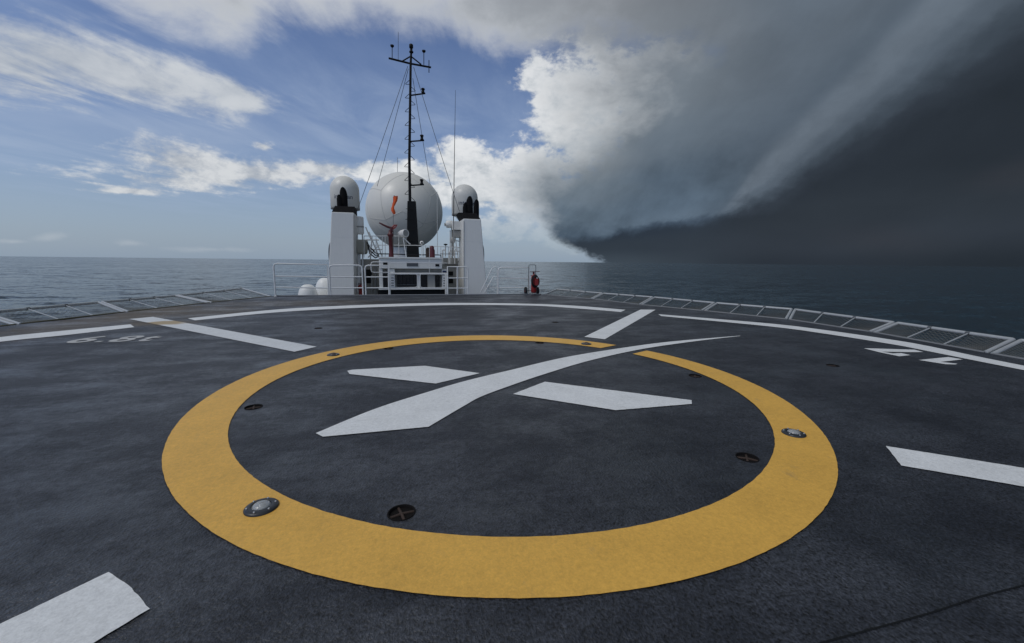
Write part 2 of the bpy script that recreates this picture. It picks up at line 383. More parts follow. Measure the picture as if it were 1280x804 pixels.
# ------------------------------------------------------------------ mesh writing
class MB:
    def __init__(s): s.v = []; s.f = []; s.sm = []
    def add(s, vs, fs, smooth=False):
        k = len(s.v); s.v += [Vector(p) for p in vs]; s.f += [tuple(i+k for i in f) for f in fs]; s.sm += [smooth]*len(fs)
        return s
    def box(s, x0, x1, y0, y1, z0, z1):
        x0, x1 = sorted((x0, x1)); y0, y1 = sorted((y0, y1)); z0, z1 = sorted((z0, z1))
        v = [(x, y, z) for z in (z0, z1) for x, y in ((x0, y0), (x1, y0), (x1, y1), (x0, y1))]
        return s.add(v, [(3, 2, 1, 0), (4, 5, 6, 7), (0, 1, 5, 4), (1, 2, 6, 5), (2, 3, 7, 6), (3, 0, 4, 7)])
    def frust(s, q0, q1):
        """solid between two four-cornered rings, lower and upper (counter-clockwise from above)"""
        return s.add(list(q0)+list(q1), [(3, 2, 1, 0), (4, 5, 6, 7), (0, 1, 5, 4), (1, 2, 6, 5), (2, 3, 7, 6), (3, 0, 4, 7)])
    def tube(s, pts, r, n=8, closed=False, caps=True):
        pts = [Vector(p) for p in pts]; m = len(pts); rr = r if isinstance(r, (list, tuple)) else [r]*m
        rings = []; ref = None
        for i, p in enumerate(pts):
            if closed: d = pts[(i+1) % m] - pts[i-1]
            else: d = pts[min(i+1, m-1)] - pts[max(i-1, 0)]
            d.normalize()
            if ref is None: ref = d.orthogonal().normalized()
            ref = (ref - d*ref.dot(d)).normalized(); o = d.cross(ref)
            rings.append([p + (ref*math.cos(2*math.pi*k/n) + o*math.sin(2*math.pi*k/n))*rr[i] for k in range(n)])
        vs = [q for g in rings for q in g]; fs = []
        for i in range(m if closed else m-1):
            j = (i+1) % m
            for k in range(n): fs.append((i*n+k, i*n+(k+1) % n, j*n+(k+1) % n, j*n+k))
        s.add(vs, fs, True)
        if not closed and caps:
            s.add(rings[0], [tuple(range(n-1, -1, -1))]); s.add(rings[-1], [tuple(range(n))])
        return s
    def lathe(s, c, prof, n=32, axis='z', smooth=True, caps=True):
        """prof: (radius, height) pairs"""
        c = Vector(c); vs = []; fs = []
        for r, z in prof:
            for k in range(n):
                a = 2*math.pi*k/n
                p = (r*math.cos(a), r*math.sin(a), z)
                if axis == 'y': p = (p[0], -p[2], p[1])
                if axis == 'x': p = (p[2], p[0], p[1])
                vs.append(c + Vector(p))
        for i in range(len(prof)-1):
            for k in range(n): fs.append((i*n+k, i*n+(k+1) % n, (i+1)*n+(k+1) % n, (i+1)*n+k))
        s.add(vs, fs, smooth)
        if caps and prof[0][0] > 1e-4: s.add(vs[:n], [tuple(range(n-1, -1, -1))])
        if caps and prof[-1][0] > 1e-4: s.add(vs[-n:], [tuple(range(n))])
        return s
    def prism(s, poly, z0, z1):
        k = len(poly); vs = [(p[0], p[1], z0) for p in poly] + [(p[0], p[1], z1) for p in poly]
        return s.add(vs, [tuple(range(k-1, -1, -1)), tuple(range(k, 2*k))] + [(i, (i+1) % k, (i+1) % k+k, i+k) for i in range(k)])

class Thing:
    def __init__(s, o, base): s.o = o; s.b = Vector(base)
def tagit(o, label=None, cat=None, group=None, kind=None):
    for k, v in (('label', label), ('category', cat), ('group', group), ('kind', kind)):
        if v: o[k] = v
def mesh_from(name, mb, mat, base):
    me = bpy.data.meshes.new(name); me.from_pydata([tuple(v - base) for v in mb.v], [], mb.f)
    me.polygons.foreach_set('use_smooth', mb.sm); me.materials.append(M[mat] if isinstance(mat, str) else mat); me.update()
    return me
def thing(name, base, label, cat, group=None, kind=None):
    o = bpy.data.objects.new(name, None); o.empty_display_size = .2; COL.objects.link(o)
    o.location = W(base); o.rotation_euler = (0, 0, YAW); tagit(o, label, cat, group, kind)
    return Thing(o, base)
def part(name, mb, mat, t, label=None, bevel=0):
    """a part of thing (or of part) t"""
    o = bpy.data.objects.new(name, mesh_from(name, mb, mat, t.b)); COL.objects.link(o); o.parent = t.o
    if label: o['label'] = label
    if bevel:
        bv = o.modifiers.new('bevel', 'BEVEL'); bv.width = bevel; bv.segments = 2; bv.limit_method = 'ANGLE'
    return Thing(o, t.b)
def single(name, mb, mat, base, label=None, cat=None, group=None, kind=None, bevel=0):
    o = bpy.data.objects.new(name, mesh_from(name, mb, mat, Vector(base))); COL.objects.link(o)
    o.location = W(base); o.rotation_euler = (0, 0, YAW); tagit(o, label, cat, group, kind)
    if bevel:
        bv = o.modifiers.new('bevel', 'BEVEL'); bv.width = bevel; bv.segments = 2; bv.limit_method = 'ANGLE'
    return Thing(o, base)
def rect(u0, v0, u1, v1, ys):
    """ship-frame x0, x1, z0, z1 of a photographed rectangle standing on plane ys"""
    a = P(u0, (v0+v1)/2, ys); b = P(u1, (v0+v1)/2, ys); t = P((u0+u1)/2, v0, ys); bt = P((u0+u1)/2, v1, ys)
    return a.x, b.x, bt.z, t.z
def pbox(mb, u0, v0, u1, v1, ys, dep):
    x0, x1, z0, z1 = rect(u0, v0, u1, v1, ys); mb.box(x0, x1, ys, ys+dep, z0, z1); return mb
def PX(ys): return F/ys           # pixels of the survey per metre at distance ys (roughly)

# ------------------------------------------------------------------ the sea
FT = 8.5     # deck height over water
mb = MB(); nr = 96; rad = [20, 60, 200, 800, 3000, 12000, 60000, 150000]
vs = [(0, 0, -FT)] + [(r*math.cos(2*math.pi*k/nr), r*math.sin(2*math.pi*k/nr), -FT) for r in rad for k in range(nr)]
fs = [(0, 1+k, 1+(k+1) % nr) for k in range(nr)]
for i in range(len(rad)-1):
    for k in range(nr): fs.append((1+i*nr+k, 1+(i+1)*nr+k, 1+(i+1)*nr+(k+1) % nr, 1+i*nr+(k+1) % nr))
mb.add(vs, fs)
single('sea', mb, 'sea', Vector((0, 0, 0)), kind='structure')

# ------------------------------------------------------------------ the helideck
LI = [G(*p) for p in [(28, 405), (82, 399.8), (152, 391), (164, 388.9), (210, 383.5), (262, 378.5), (300, 374), (339, 370.5)]]
RI = [G(*p) for p in [(679, 368.3), (739.7, 374), (800.6, 381), (879, 388.6), (985, 399.6), (1090, 415.5), (1160, 427.5), (1236, 441.7)]]
left_edge = [(-7.3, -7.5), (-8.6, -4), (-9.2, 0), (-9.25, 4), (-8.85, 7.5)] + [(p.x, p.y) for p in LI]
right_edge = [(p.x, p.y) for p in RI] + [(9.0, 3.2), (9.0, 0), (8.7, -4), (7.9, -7.5)]
outline = left_edge + right_edge
poly = list(reversed(outline))            # counter-clockwise
if sum(poly[i][0]*poly[(i+1) % len(poly)][1]-poly[(i+1) % len(poly)][0]*poly[i][1] for i in range(len(poly))) < 0: poly.reverse()
ORG = Vector((0, 0, 0))
LIGHTS = [(327, 636), (992, 543), (732.8, 430.6), (416.6, 444.3)]
TIES = [(502, 641), (934, 572), (317, 509), (869, 470), (485.6, 435.8), (674.7, 428.7), (263.9, 413.2), (781.4, 400.9), (1041, 457), (398, 410.5), (694, 403)]
TR = .072
mb = MB().prism(poly, -.35, 0)
deck = single('helideck', mb, 'deck', ORG, kind='structure')
cut = MB()
for u, v in TIES:
    p = G(u, v); cut.lathe(p, [(TR, -.09), (TR, .05)], 28, smooth=False)
cm = mesh_from('cut', cut, 'deck', ORG); cobj = bpy.data.objects.new('cut', cm); COL.objects.link(cobj); cobj.rotation_euler = (0, 0, YAW)
bm_ = deck.o.modifiers.new('b', 'BOOLEAN'); bm_.object = cobj; bm_.solver = 'EXACT'
bpy.context.view_layer.update()
dg = bpy.context.evaluated_depsgraph_get()
nm = bpy.data.meshes.new_from_object(deck.o.evaluated_get(dg)); deck.o.modifiers.clear(); deck.o.data = nm
bpy.data.objects.remove(cobj)
tagit(deck.o, 'dark blue-grey round-fronted helicopter deck with painted landing marks', None)

def flat(name, pts, mat, z=.006, label=None):
    """a painted mark: one thin sheet on the deck"""
    mb = MB(); mb.add([(p[0], p[1], z) for p in pts], [tuple(range(len(pts)))])
    o = part(name, mb, mat, deck, label)
    me = o.o.data
    if me.polygons[0].normal.z < 0: me.flip_normals()
    return o
def smoothline(pts, k=8):
    """Catmull-Rom through surveyed points"""
    pts = [Vector((p[0], p[1])) for p in pts]; out = []
    for i in range(len(pts)-1):
        a = pts[max(i-1, 0)]; b_ = pts[i]; c_ = pts[i+1]; d = pts[min(i+2, len(pts)-1)]
        for j in range(k):
            t = j/k
            out.append(.5*((2*b_) + (c_-a)*t + (2*a-5*b_+4*c_-d)*t*t + (3*b_-a-3*c_+d)*t**3))
    out.append(pts[-1]); return out
def jag(pts, a=.0022, step=.03):
    """a brushed paint edge: resample and shift a little"""
    out = []; n_ = len(pts)
    for i in range(n_):
        p = Vector((pts[i][0], pts[i][1])); q_ = Vector((pts[(i+1) % n_][0], pts[(i+1) % n_][1])); L = (q_-p).length
        k = max(1, int(L/step)); nrm = Vector((-(q_-p).y, (q_-p).x)).normalized() if L > 1e-6 else Vector((0, 0))
        for j in range(k):
            out.append(p + (q_-p)*(j/k) + nrm*random.uniform(-a, a)*(0.3 if j == 0 else 1))
    return out
def band(name, outer, inner, mat, label, z=.006, a=.0016):
    """paint between two lines of the same count"""
    k = len(outer); mb = MB()
    o_ = [Vector((p[0]+random.uniform(-a, a), p[1]+random.uniform(-a, a), z)) for p in outer]; i_ = [Vector((p[0]+random.uniform(-a, a), p[1]+random.uniform(-a, a), z)) for p in inner]
    mb.add(o_+i_, [(j, j+1, k+j+1, k+j) for j in range(k-1)])
    ob = part(name, mb, mat, deck, label); me = ob.o.data
    if me.polygons[0].normal.z < 0: me.flip_normals()
    return ob
# yellow ring
def toship(x, y): return Vector((x*E_.x + y*E_.y, x*A_.x + y*A_.y))
def toworld(p): return (p.x*E_.x + p.y*A_.x, p.x*E_.y + p.y*A_.y)
def ell(c, ax, th, u0, u1, k=420):
    cth, sth = math.cos(th), math.sin(th)
    def ang(uv):
        x, y = toworld(G(*uv)); x -= c[0]*H; y -= c[1]*H
        return math.atan2((-sth*x + cth*y)/ax[1], (cth*x + sth*y)/ax[0])
    a0, a1 = ang(u0), ang(u1)
    while a1 > a0: a1 -= 2*math.pi
    out = []
    for i in range(k):
        a = a0 + (a1-a0)*i/(k-1)
        x = ax[0]*math.cos(a); y = ax[1]*math.sin(a)
        out.append(toship((c[0] + cth*x - sth*y)*H, (c[1] + sth*x + cth*y)*H))
    return out
ro_ = ell((-.1102, 3.309), (2.1293, 2.2361), .5266, (805, 439.4), (768.4, 432.4))
ri_ = ell((-.0907, 3.281), (1.8503, 1.9248), .5601, (789.6, 443.1), (749.7, 436))
band('touchdown_ring', ro_, ri_, 'pyellow', 'broad yellow ring broken where the white swoosh crosses it')
# emblem
up_ = smoothline([G(*p) for p in [(394.7, 542.3), (468.6, 511.9), (531, 491.8), (583, 476.5), (640, 462.7), (705.6, 447.3), (771, 436.4), (836.9, 427.6), (925.4, 420)]], 10)
lo_ = smoothline([G(*p) for p in [(535.7, 534.3), (580.5, 507.8), (602.9, 495.8), (640, 482), (679.4, 468.6), (738.4, 450.9), (804, 436.5), (869.7, 426.9), (925.4, 420.4)]], 10)
flat('painted_swoosh', up_ + list(reversed(lo_)) + [G(535.7, 534.3), G(403.7, 546.8)], 'pwhite', label='long curved white swoosh tapering to a point at upper right')
flat('painted_fin', jag([G(*p) for p in [(434, 464.2), (440, 462.8), (531.2, 457.8), (599.7, 467.1), (544.7, 480.1), (437, 468.2)]]), 'pwhite', label='white fin above the swoosh')
flat('painted_fin', jag([G(*p) for p in [(641.3, 493.2), (681, 477.8), (864.7, 501.0), (864.7, 505.6), (769.6, 513.5)]]), 'pwhite', label='white fin below the swoosh')
# perimeter line, three arcs
def arc(o, i, label):
    a_ = smoothline([G(*p) if len(p) == 2 else p for p in o], 12); b_ = smoothline([G(*p) if len(p) == 2 else p for p in i], 12)
    band('perimeter_line', a_, b_, 'pwhite', label)
arc([(-8.3, 1.2, 0), (-8.45, 3.5, 0), (-8.2, 5.8, 0), (-7.6, 7.7, 0), (0, 421.9), (82, 413.6), (163, 405.8)], [(-7.85, 1.2, 0), (-8.0, 3.5, 0), (-7.75, 5.6, 0), (-7.18, 7.35, 0), (0, 427.7), (82, 419.3), (168, 409.4)], 'white perimeter arc on the left beside the tonnage mark')
arc([(234.4, 398.3), (349, 387), (450, 381.6), (560, 378.9), (660, 381.4-1.4), (720, 382.6), (781.9, 387.6)], [(243.7, 400.9), (349, 390.5), (450, 385.0), (560, 381.7), (660, 383.0-.8), (718, 385.6), (776, 390.3)], 'white perimeter arc across the front of the deck')
arc([(822.9, 393.1), (960, 404.6), (1030, 412.8), (1114, 425.0), (1160, 433.4-.4), (1280, 457.7), (8.15, 1.0, 0), (7.6, -2, 0)], [(826.4, 395.4), (960, 408.2), (1030, 417.4), (1114, 430.6), (1160, 439.4), (1280, 463.2), (7.93, 1.0, 0), (7.4, -1.9, 0)], 'white perimeter arc on the right beside the number seventeen')
# radial bars
def ext(a, b_, k):   # point beyond b on the line a->b
    a = G(*a); b_ = G(*b_); return b_ + (b_-a).normalized()*k
flat('painted_bar', jag([G(*p) for p in [(161.7, 399.2), (191, 396.4), (396, 433.9), (368, 440.2)]]), 'pwhite_s', label='white radial bar crossing a rust stain at far left')
flat('painted_bar', jag([G(*p) for p in [(800.6, 387.3), (819.4, 387.5), (756, 424.5), (730.3, 421.5)]]), 'pwhite', label='white radial bar at far right of the ring')
flat('painted_bar', jag([G(136, 716.4), G(161, 733), G(187.5, 762.5), G(119.5, 804), ext((187.5, 762.5), (119.5, 804), 2.2), ext((136, 716.4), (0, 782), 2.2)], .0022), 'pwhite', label='wide white radial bar at lower left corner')
flat('painted_bar', jag([G(1107.2, 558.4), G(1280, 586.0), ext((1107.2, 558.4), (1280, 586.0), 2.5), ext((1126.4, 582.8), (1280, 609.3), 2.5), G(1280, 609.3), G(1126.4, 582.8)], .002), 'pwhite', label='white radial bar at the right edge')
# numbers
def Z(pts): return [G(1060+a/7.53, 420+b_/7.53) for a, b_ in pts]
flat('painted_number', Z([(148, 119), (240, 121), (625, 133), (708, 155), (600, 156), (320, 151), (420, 168), (500, 165), (588, 184), (482, 195), (300, 158)]), 'pwhite', label='digit seven')
flat('painted_number', Z([(665, 230), (760, 220), (945, 202), (1080, 224), (870, 248), (1030, 265), (1010, 272), (920, 270)]), 'pwhite', label='digit one')
def glyph_parts(text, org, ux, uy, width, bold_=0):
    fc = bpy.data.curves.new('t', 'FONT'); fc.body = text; fo = bpy.data.objects.new('t', fc); COL.objects.link(fo)
    fc.resolution_u = 4; fc.offset = bold_
    dg = bpy.context.evaluated_depsgraph_get(); me = bpy.data.meshes.new_from_object(fo.evaluated_get(dg)); bpy.data.objects.remove(fo)
    xs = [v.co.x for v in me.vertices]; x0, x1 = min(xs), max(xs); k = width/(x1-x0)
    return me, x0, k
def glyph(text, org, right, upv, width, heightk, name, mat, parent, bold=0, label=None):
    me, x0, k = glyph_parts(text, org, right, upv, width, .022)
    for v in me.vertices:
        x = (v.co.x-x0)*k; y = v.co.y*k*heightk
        v.co = Vector(org) + Vector(right)*x + Vector(upv)*y - parent.b
    me.materials.clear(); me.materials.append(M[mat]); me.update()
    o = bpy.data.objects.new(name, me); COL.objects.link(o); o.parent = parent.o
    if me.polygons and me.polygons[0].normal.z < 0 and upv[2] == 0: me.flip_normals()
    if label: o['label'] = label
    return o
gl = [('6', (76, 429.3), (116, 427.9), 1.0), ('.', (112.5, 427.3), (123, 426.6), 1.0), ('8', (134, 427.2), (163, 426.6), 1.0), ('t', (172, 427.0), (187, 425.8), 1.0)]
g0 = G(76, 429.2); g1 = G(180, 426.6); rd = (g1-g0).normalized(); ud = Vector((-rd.y, rd.x, 0))*1.0
wtot = (g1-g0).length
for ch, x_, w_, lb in (('6', 0, .30, 'digit six'), ('.', .385, .075, 'decimal point'), ('8', .51, .29, 'digit eight'), ('t', .86, .20, 'letter t')):
    if ch == '.':
        o_ = g0 + rd*wtot*x_; s_ = .09
        flat('painted_number', [o_+Vector((0, 0, .0)), o_+rd*s_, o_+rd*s_+ud*s_, o_+ud*s_], 'pfaded', label=lb)
    else:
        for dd in range(1):
            glyph(ch, g0 + rd*wtot*x_ + Vector((0, 0, .006)), rd, ud, wtot*w_, 1.12 if ch != 't' else 1.35, 'painted_number', 'pfaded', deck, label=lb)
# weld seams across the deck
for y_, x0_, x1_ in ((8.12, -8.0, 9.1), (1.0, -8.2, 8.9), (12.6, -7.0, 8.3)):
    seg = 60; mb = MB(); w_ = .007 if y_ > 2 else .0035
    pts = [(x0_ + (x1_-x0_)*i/seg, y_ + random.uniform(-.004, .004)) for i in range(seg+1)]
    mb.add([(p[0], p[1]-w_, .003) for p in pts] + [(p[0], p[1]+w_, .003) for p in pts], [(i, i+1, seg+2+i, seg+1+i) for i in range(seg)])
    part('weld_seam', mb, 'black', deck)


# ------------------------------------------------------------------ fittings in the deck
lamp_lb = ['round deck light in the yellow ring, nearest on the left beside the lower left drain-like socket', 'round deck light in the yellow ring at its right side', 'round deck light in the yellow ring at far right beside the swoosh', 'round deck light in the yellow ring at far left']
lamp_lb[0] = 'round deck light in the yellow ring at its near left, largest of the four'
def deck_light(p, lb, dull=False):
    t = thing('deck_light', p, lb, 'deck light', 'lights set in the yellow ring')
    r = .088
    mb = MB().lathe(p, [(r, .004), (r, .012), (r*.94, .018), (r*.80, .022), (r*.60, .024), (r*.56, .021), (r*.56, .010)], 40)
    h = part('housing', mb, 'lamp_ring', t)
    for k in range(6):
        a = k*math.pi/3 + .3
        part('bolt', MB().lathe(p + Vector((r*.80*math.cos(a), r*.80*math.sin(a), 0)), [(.006, .020), (.006, .026), (.003, .028), (0, .028)], 8), 'chrome', h)
    mb = MB().lathe(p, [(r*.54, .012), (r*.54, .020), (r*.44, .030), (r*.26, .038), (0, .040)], 32)
    part('lens', mb, 'dull_lens' if dull else 'glass', t)
    mb = MB().lathe(p, [(r*.50, .011), (r*.30, .013), (r*.16, .024), (0, .026)], 24)
    part('reflector', mb, 'rusty' if dull else 'chrome', t)
for k, ((u, v), lb) in enumerate(zip(LIGHTS, lamp_lb)): deck_light(G(u, v), lb, k > 1)
tie_lb = ['round crossed tie-down socket just inside the near edge of the yellow ring, left of centre', 'round crossed tie-down socket inside the ring at right, below the deck light',
          'round crossed tie-down socket inside the ring at its left side', 'round crossed tie-down socket touching the inner edge of the ring at far right',
          'small tie-down socket inside the ring at far left, right of the far left deck light', 'small tie-down socket inside the ring at its far side, near the far right deck light',
          'tie-down socket in the middle of the stained white bar at far left', 'tie-down socket in the middle of the white bar at far right',
          'tie-down socket on bare dark deck right of the ring, short of the number seventeen', 'tie-down socket between the stained white bar and the far perimeter arc', 'tie-down socket on bare deck beyond the ring, left of the far right white bar']
def tie(p, lb, k):
    t = thing('tie_down_socket', p, lb, 'tie-down', 'tie-down sockets sunk in the deck')
    r = TR
    part('cup', MB().lathe(p, [(r-.004, -.012), (r*.9, -.045), (r*.6, -.07), (0, -.08)], 28), 'hole', t)
    part('rim', MB().lathe(p, [(r+.006, .0005), (r+.005, .004), (r+.001, .005), (r-.003, .001), (r-.003, -.03)], 32, caps=False), 'hole', t)
    a = .9 if k % 2 else .25
    for a_ in (a, a + math.pi/2):
        q_ = Vector((math.cos(a_), math.sin(a_), 0))*(r-.004)
        part('cross_bar', MB().tube([p-q_+Vector((0, 0, -.014)), p+Vector((0, 0, -.008)), p+q_+Vector((0, 0, -.014))], .0085, 10), 'rusty', t)
for k, ((u, v), lb) in enumerate(zip(TIES, tie_lb)): tie(G(u, v), lb, k)

# ------------------------------------------------------------------ safety nets round the edge
ZO = .15
def out(u, v): return G(u, v, ZO)
def net(i0, i1, o0, o1, lb, side):
    """one net panel between two inner points on the deck edge and two outer points"""
    i0, i1, o0, o1 = [Vector(p) for p in (i0, i1, o0, o1)]
    i0.z = i1.z = -.01
    t = thing('safety_net', (i0+i1)/2, lb, 'safety net', 'net panels round the %s edge of the deck' % side)
    along = (i1-i0).normalized(); i0 = i0 + along*.05; i1 = i1 - along*.05; oa = (o1-o0).normalized(); o0 = o0 + oa*.05; o1 = o1 - oa*.05
    part('inner_beam', MB().tube([i0+Vector((0, 0, .0)), i1], .038, 4), 'gbeam' if side == 'right' else 'moss', t)
    part('outer_pipe', MB().tube([o0, o1], .036, 10), 'galv', t)
    for a, b in ((i0, o0), (i1, o1)): part('side_pipe', MB().tube([a, b], .034, 10), 'galv', t)
    for k in (1/3, 2/3):
        a = i0.lerp(i1, k); b = o0.lerp(o1, k)
        part('rib', MB().tube([a, b-(b-a)*.03], .014, 6), 'galv', t)
        g_ = MB(); w_ = along*.10
        g_.add([b-Vector((0, 0, .02)), b-Vector((0, 0, .02))+w_*2.2-(b-a)*.10, b+w_*1.6-(b-a)*.45-Vector((0, 0, .04)), b-(b-a)*.35-Vector((0, 0, .02))], [(0, 1, 2, 3)])
        part('clamp', MB().tube([b-oa*.035, b+oa*.035], .040, 8), 'dgrey', t)
    w = MB(); nu = max(8, int((i1-i0).length/.09)); nv = 13
    def sp_(a, b): 
        z = -.13*math.sin(math.pi*a)*math.sin(math.pi*b)
        return i0.lerp(i1, a).lerp(o0.lerp(o1, a), b) + Vector((0, 0, z))
    for k in range(-nv, nu+1):
        for dr in (1, -1):
            pts = []
            for j in range(nv+1):
                kk = k + j if dr == 1 else k + nv - j
                if 0 <= kk <= nu: pts.append(sp_(kk/nu, j/nv))
            if len(pts) > 1: w.tube(pts, .0036, 3, caps=False)
    part('wire_mesh', w, 'wire', t)
outL = [out(303.5, 360.7), out(221, 369.7), out(125.5, 378)]
inL = [G(340, 370.5), G(263, 378.4), G(158, 390)]
v_ = outL[2]-inL[2]; i3 = G(22, 405.5); outL.append(i3 + Vector((v_.x*1.03, v_.y*.75, ZO))); inL.append(i3)
outL[-1].z = ZO
inL.append(Vector((-8.88, 7.4, 0))); outL.append(Vector((-10.1, 7.9, ZO)))
inL.append(Vector((-9.25, 4.3, 0))); outL.append(Vector((-10.5, 4.5, ZO)))
inL.append(Vector((-9.25, 1.2, 0))); outL.append(Vector((-10.5, 1.2, ZO)))
nlL = ['pipe-framed net panel at the far left end, ending in a slanted pipe', 'pipe-framed net panel second from the far end on the left', 'pipe-framed net panel behind the stained white bar on the left', 'pipe-framed net panel cut by the left edge of the photo', 'net panel on the left edge just outside the photo', 'net panel on the left edge abreast of the camera']
for k in range(len(inL)-1): net(inL[k], inL[k+1], outL[k], outL[k+1], nlL[k], 'left')
inR = [G(679, 368.3), G(739.7, 373.6), G(800.6, 380.8), G(879, 388.4), G(985, 399.2), G(1090, 415.2), G(1236, 441.5)]
outR = [out(695, 361.7), out(753.7, 366.9), out(817, 371.8), out(894.4, 379), out(992, 387), out(1119.4, 403.8), out(1271, 425.4)]
inR.append(Vector((9.0, 2.0, 0))); outR.append(Vector((10.3, 2.0, ZO)))
inR.append(Vector((9.0, -.8, 0))); outR.append(Vector((10.3, -.8, ZO)))
nlR = ['pipe-framed net panel right of the red trolley extinguisher, first on the right', 'net panel second from the far end on the right', 'net panel third from the far end on the right, beyond the white bar', 'net panel fourth from the far end on the right',
       'net panel fifth from the far end on the right, before the pipe bends', 'net panel directly beyond the number seventeen on the right', 'net panel cut by the right edge of the photo', 'net panel on the right edge just outside the photo']
for k in range(len(inR)-1): net(inR[k], inR[k+1], outR[k], outR[k+1], nlR[k], 'right')
# front kerb of the deck
a, b = LI[-1], RI[0]
single('front_kerb', MB().tube([a+Vector((.1, 0, .015)), b+Vector((-.1, 0, .015))], .035, 4), 'gbeam', a, 'low dark kerb along the straight front edge of the helideck', 'kerb')

# ------------------------------------------------------------------ the ship forward of the helideck
YF = G(510, 368.6).y           # front edge
single('lower_deck', MB().prism([(-6.2, YF+.4), (6.6, YF+.4), (6.2, 30), (3, 40), (-2.6, 40), (-5.8, 30)], -3.2, -3.0), 'dgrey', ORG, kind='structure')
single('hull', MB().prism([(-6.4, -9), (7.4, -9), (7.4, YF), (6.3, 30), (3.1, 40.2), (.2, 44), (-2.7, 40.2), (-5.9, 30), (-6.4, YF)], -FT-2, -3.21), 'white', ORG, kind='structure')

def loop_rail(us, v_top, v_mid, v_low, v_base, ys, lb, round_l=True, round_r=True, r=.028, posts=True, v_topr=None, extra=()):
    """a pipe railing section: bent outer frame, two inner rails, a post at either end"""
    u0, u1 = us; vr = v_topr if v_topr is not None else v_top
    tl, tr = P(u0, v_top, ys), P(u1, vr, ys); bl, br = P(u0, v_base, ys), P(u1, v_base, ys)
    tl.x = bl.x; tr.x = br.x
    t = thing('railing', (bl+br)/2, lb, 'railing', 'white pipe railings at the front of the helideck')
    c_ = .12; pts = [bl]
    if round_l: pts += [tl-Vector((0, 0, c_)), tl-Vector((-.03, 0, .035)), tl+Vector((c_, 0, 0))]
    else: pts += [tl]
    if round_r: pts += [tr-Vector((c_, 0, 0)), tr-Vector((.03, 0, .035)), tr-Vector((0, 0, c_))]
    else: pts += [tr]
    pts.append(br)
    part('frame', MB().tube(pts, r, 10), 'white2', t)
    for v in (v_mid, v_low):
        a = P(u0, v, ys); b = P(u1, v + (vr-v_top)*.6, ys); a.x = bl.x; b.x = br.x
        part('rail', MB().tube([a, b], r*.8, 8), 'white2', t)
    for u in extra:
        a = P(u, v_base, ys); part('post', MB().tube([a, P(u, v_top + (vr-v_top)*.5, ys)*1.0], r, 8), 'white2', t)
    for q_ in (bl, br): part('foot', MB().lathe(q_, [(.05, 0), (.05, .012), (.03, .02), (r, .05)], 12), 'white2', t)
    return t
YR = YF-.12
loop_rail((344.6, 411), 329.6, 345.4, 359.2, 370.6, YR, 'longest white railing section, left of the left funnel tower, sea behind it', True, False, v_topr=331)
loop_rail((413.3, 454), 331.8, 346.2, 360.0, 369.9, YR, 'white railing section with rounded corners in front of the left funnel tower')
loop_rail((457.6, 486.5), 331.8, 346.4, 360, 369.7, YR, 'short white railing section right of the left funnel tower', True, False)
loop_rail((559.8, 585.2), 333.6, 347.7, 360.4, 368.9, YR, 'white railing section with a middle post, left of the right funnel tower', False, True, extra=(571.6,))
loop_rail((622.8, 661), 334.6, 348.2, 359.8, 369.2, YR, 'white railing section left of the red trolley extinguisher, sea behind it', True, False)
# stair handrail
t = thing('stair_handrail', P(610, 367, YR+.2), 'pair of slanted white stair handrails right of the right funnel tower', 'handrail')
for k, (ua, va, ub, vb, dy) in enumerate(((600, 367, 615.8, 334, .15), (604.8, 367, 616.8, 346, .15))):
    a = P(ua, va, YR+dy); b = P(ub, vb, YR+dy); e = P(621.6, vb-.5, YR+dy)
    pts = [a, b-(b-a)*.06, b+Vector((.1, 0, .02)), e-Vector((.08, 0, 0)), e-Vector((.01, 0, .06)), P(621.6, 368.8, YR+dy)] if k == 0 else [a, b, P(621.6, vb, YR+dy)]
    part('handrail', MB().tube(pts, .02, 8), 'white2', t)
part('rail', MB().tube([P(611, 359.5, YR+.15), P(621.6, 360, YR+.15)], .016, 8), 'white2', t)

# trolley fire extinguisher
yx = YR-.45
t = thing('trolley_extinguisher', P(665.5, 369.8, yx), 'red wheeled fire extinguisher with coiled black hose at the right end of the railings', 'extinguisher')
k1 = 1/PX(yx)/.965      # metres per surveyed pixel there
def e(u, v, dy=0): 
    p = P(u, v, yx); p.y += dy; return p
part('handle_frame', MB().tube([e(661, 367, .1), e(661, 334), e(661.2, 331.8), e(662.2, 331.2), e(668.6, 331.2), e(669.6, 331.8), e(669.8, 334), e(669.8, 367, .1)], .014, 8), 'dgrey', t)
cb = e(667, 366.4, .0); ct = e(667, 343.5); r = .115
body = part('cylinder', MB().lathe(cb, [(0, 0), (r*.8, .01), (r, .05), (r, ct.z-cb.z-.10), (r*.8, ct.z-cb.z-.04), (r*.35, ct.z-cb.z), (r*.3, ct.z-cb.z+.05), (0, ct.z-cb.z+.05)], 24), 'red', t)
part('valve', MB().tube([e(662.5, 340, -.02), e(674.2, 339.6, -.02)], .014, 8).box(ct.x-.035, ct.x+.035, ct.y-.035, ct.y+.035, ct.z+.03, ct.z+.14), 'dred', t)
hose = MB(); cx = e(667.8, 351.5, -.15)
for j in range(5):
    rx = .165-.012*(j % 3); rz = .27-.02*j; yo = -.03*j+.04
    hose.tube([cx + Vector((rx*math.cos(a_), yo, rz*math.sin(a_))) for a_ in [2*math.pi*q_/32 for q_ in range(32)]], .014, 6, closed=True)
part('hose', hose, 'rope', t)
part('hose_bracket', MB().box(cx.x-.20, cx.x-.02, cx.y+.03, cx.y+.06, cx.z+.22, cx.z+.25).box(cx.x-.05, cx.x+.10, cx.y-.12, cx.y-.08, cx.z-.16, cx.z+.12), 'red', t)
part('nozzle', MB().tube([e(672.4, 345, -.1), e(672.9, 356, -.12)], [.012, .022], 8), 'white', t)
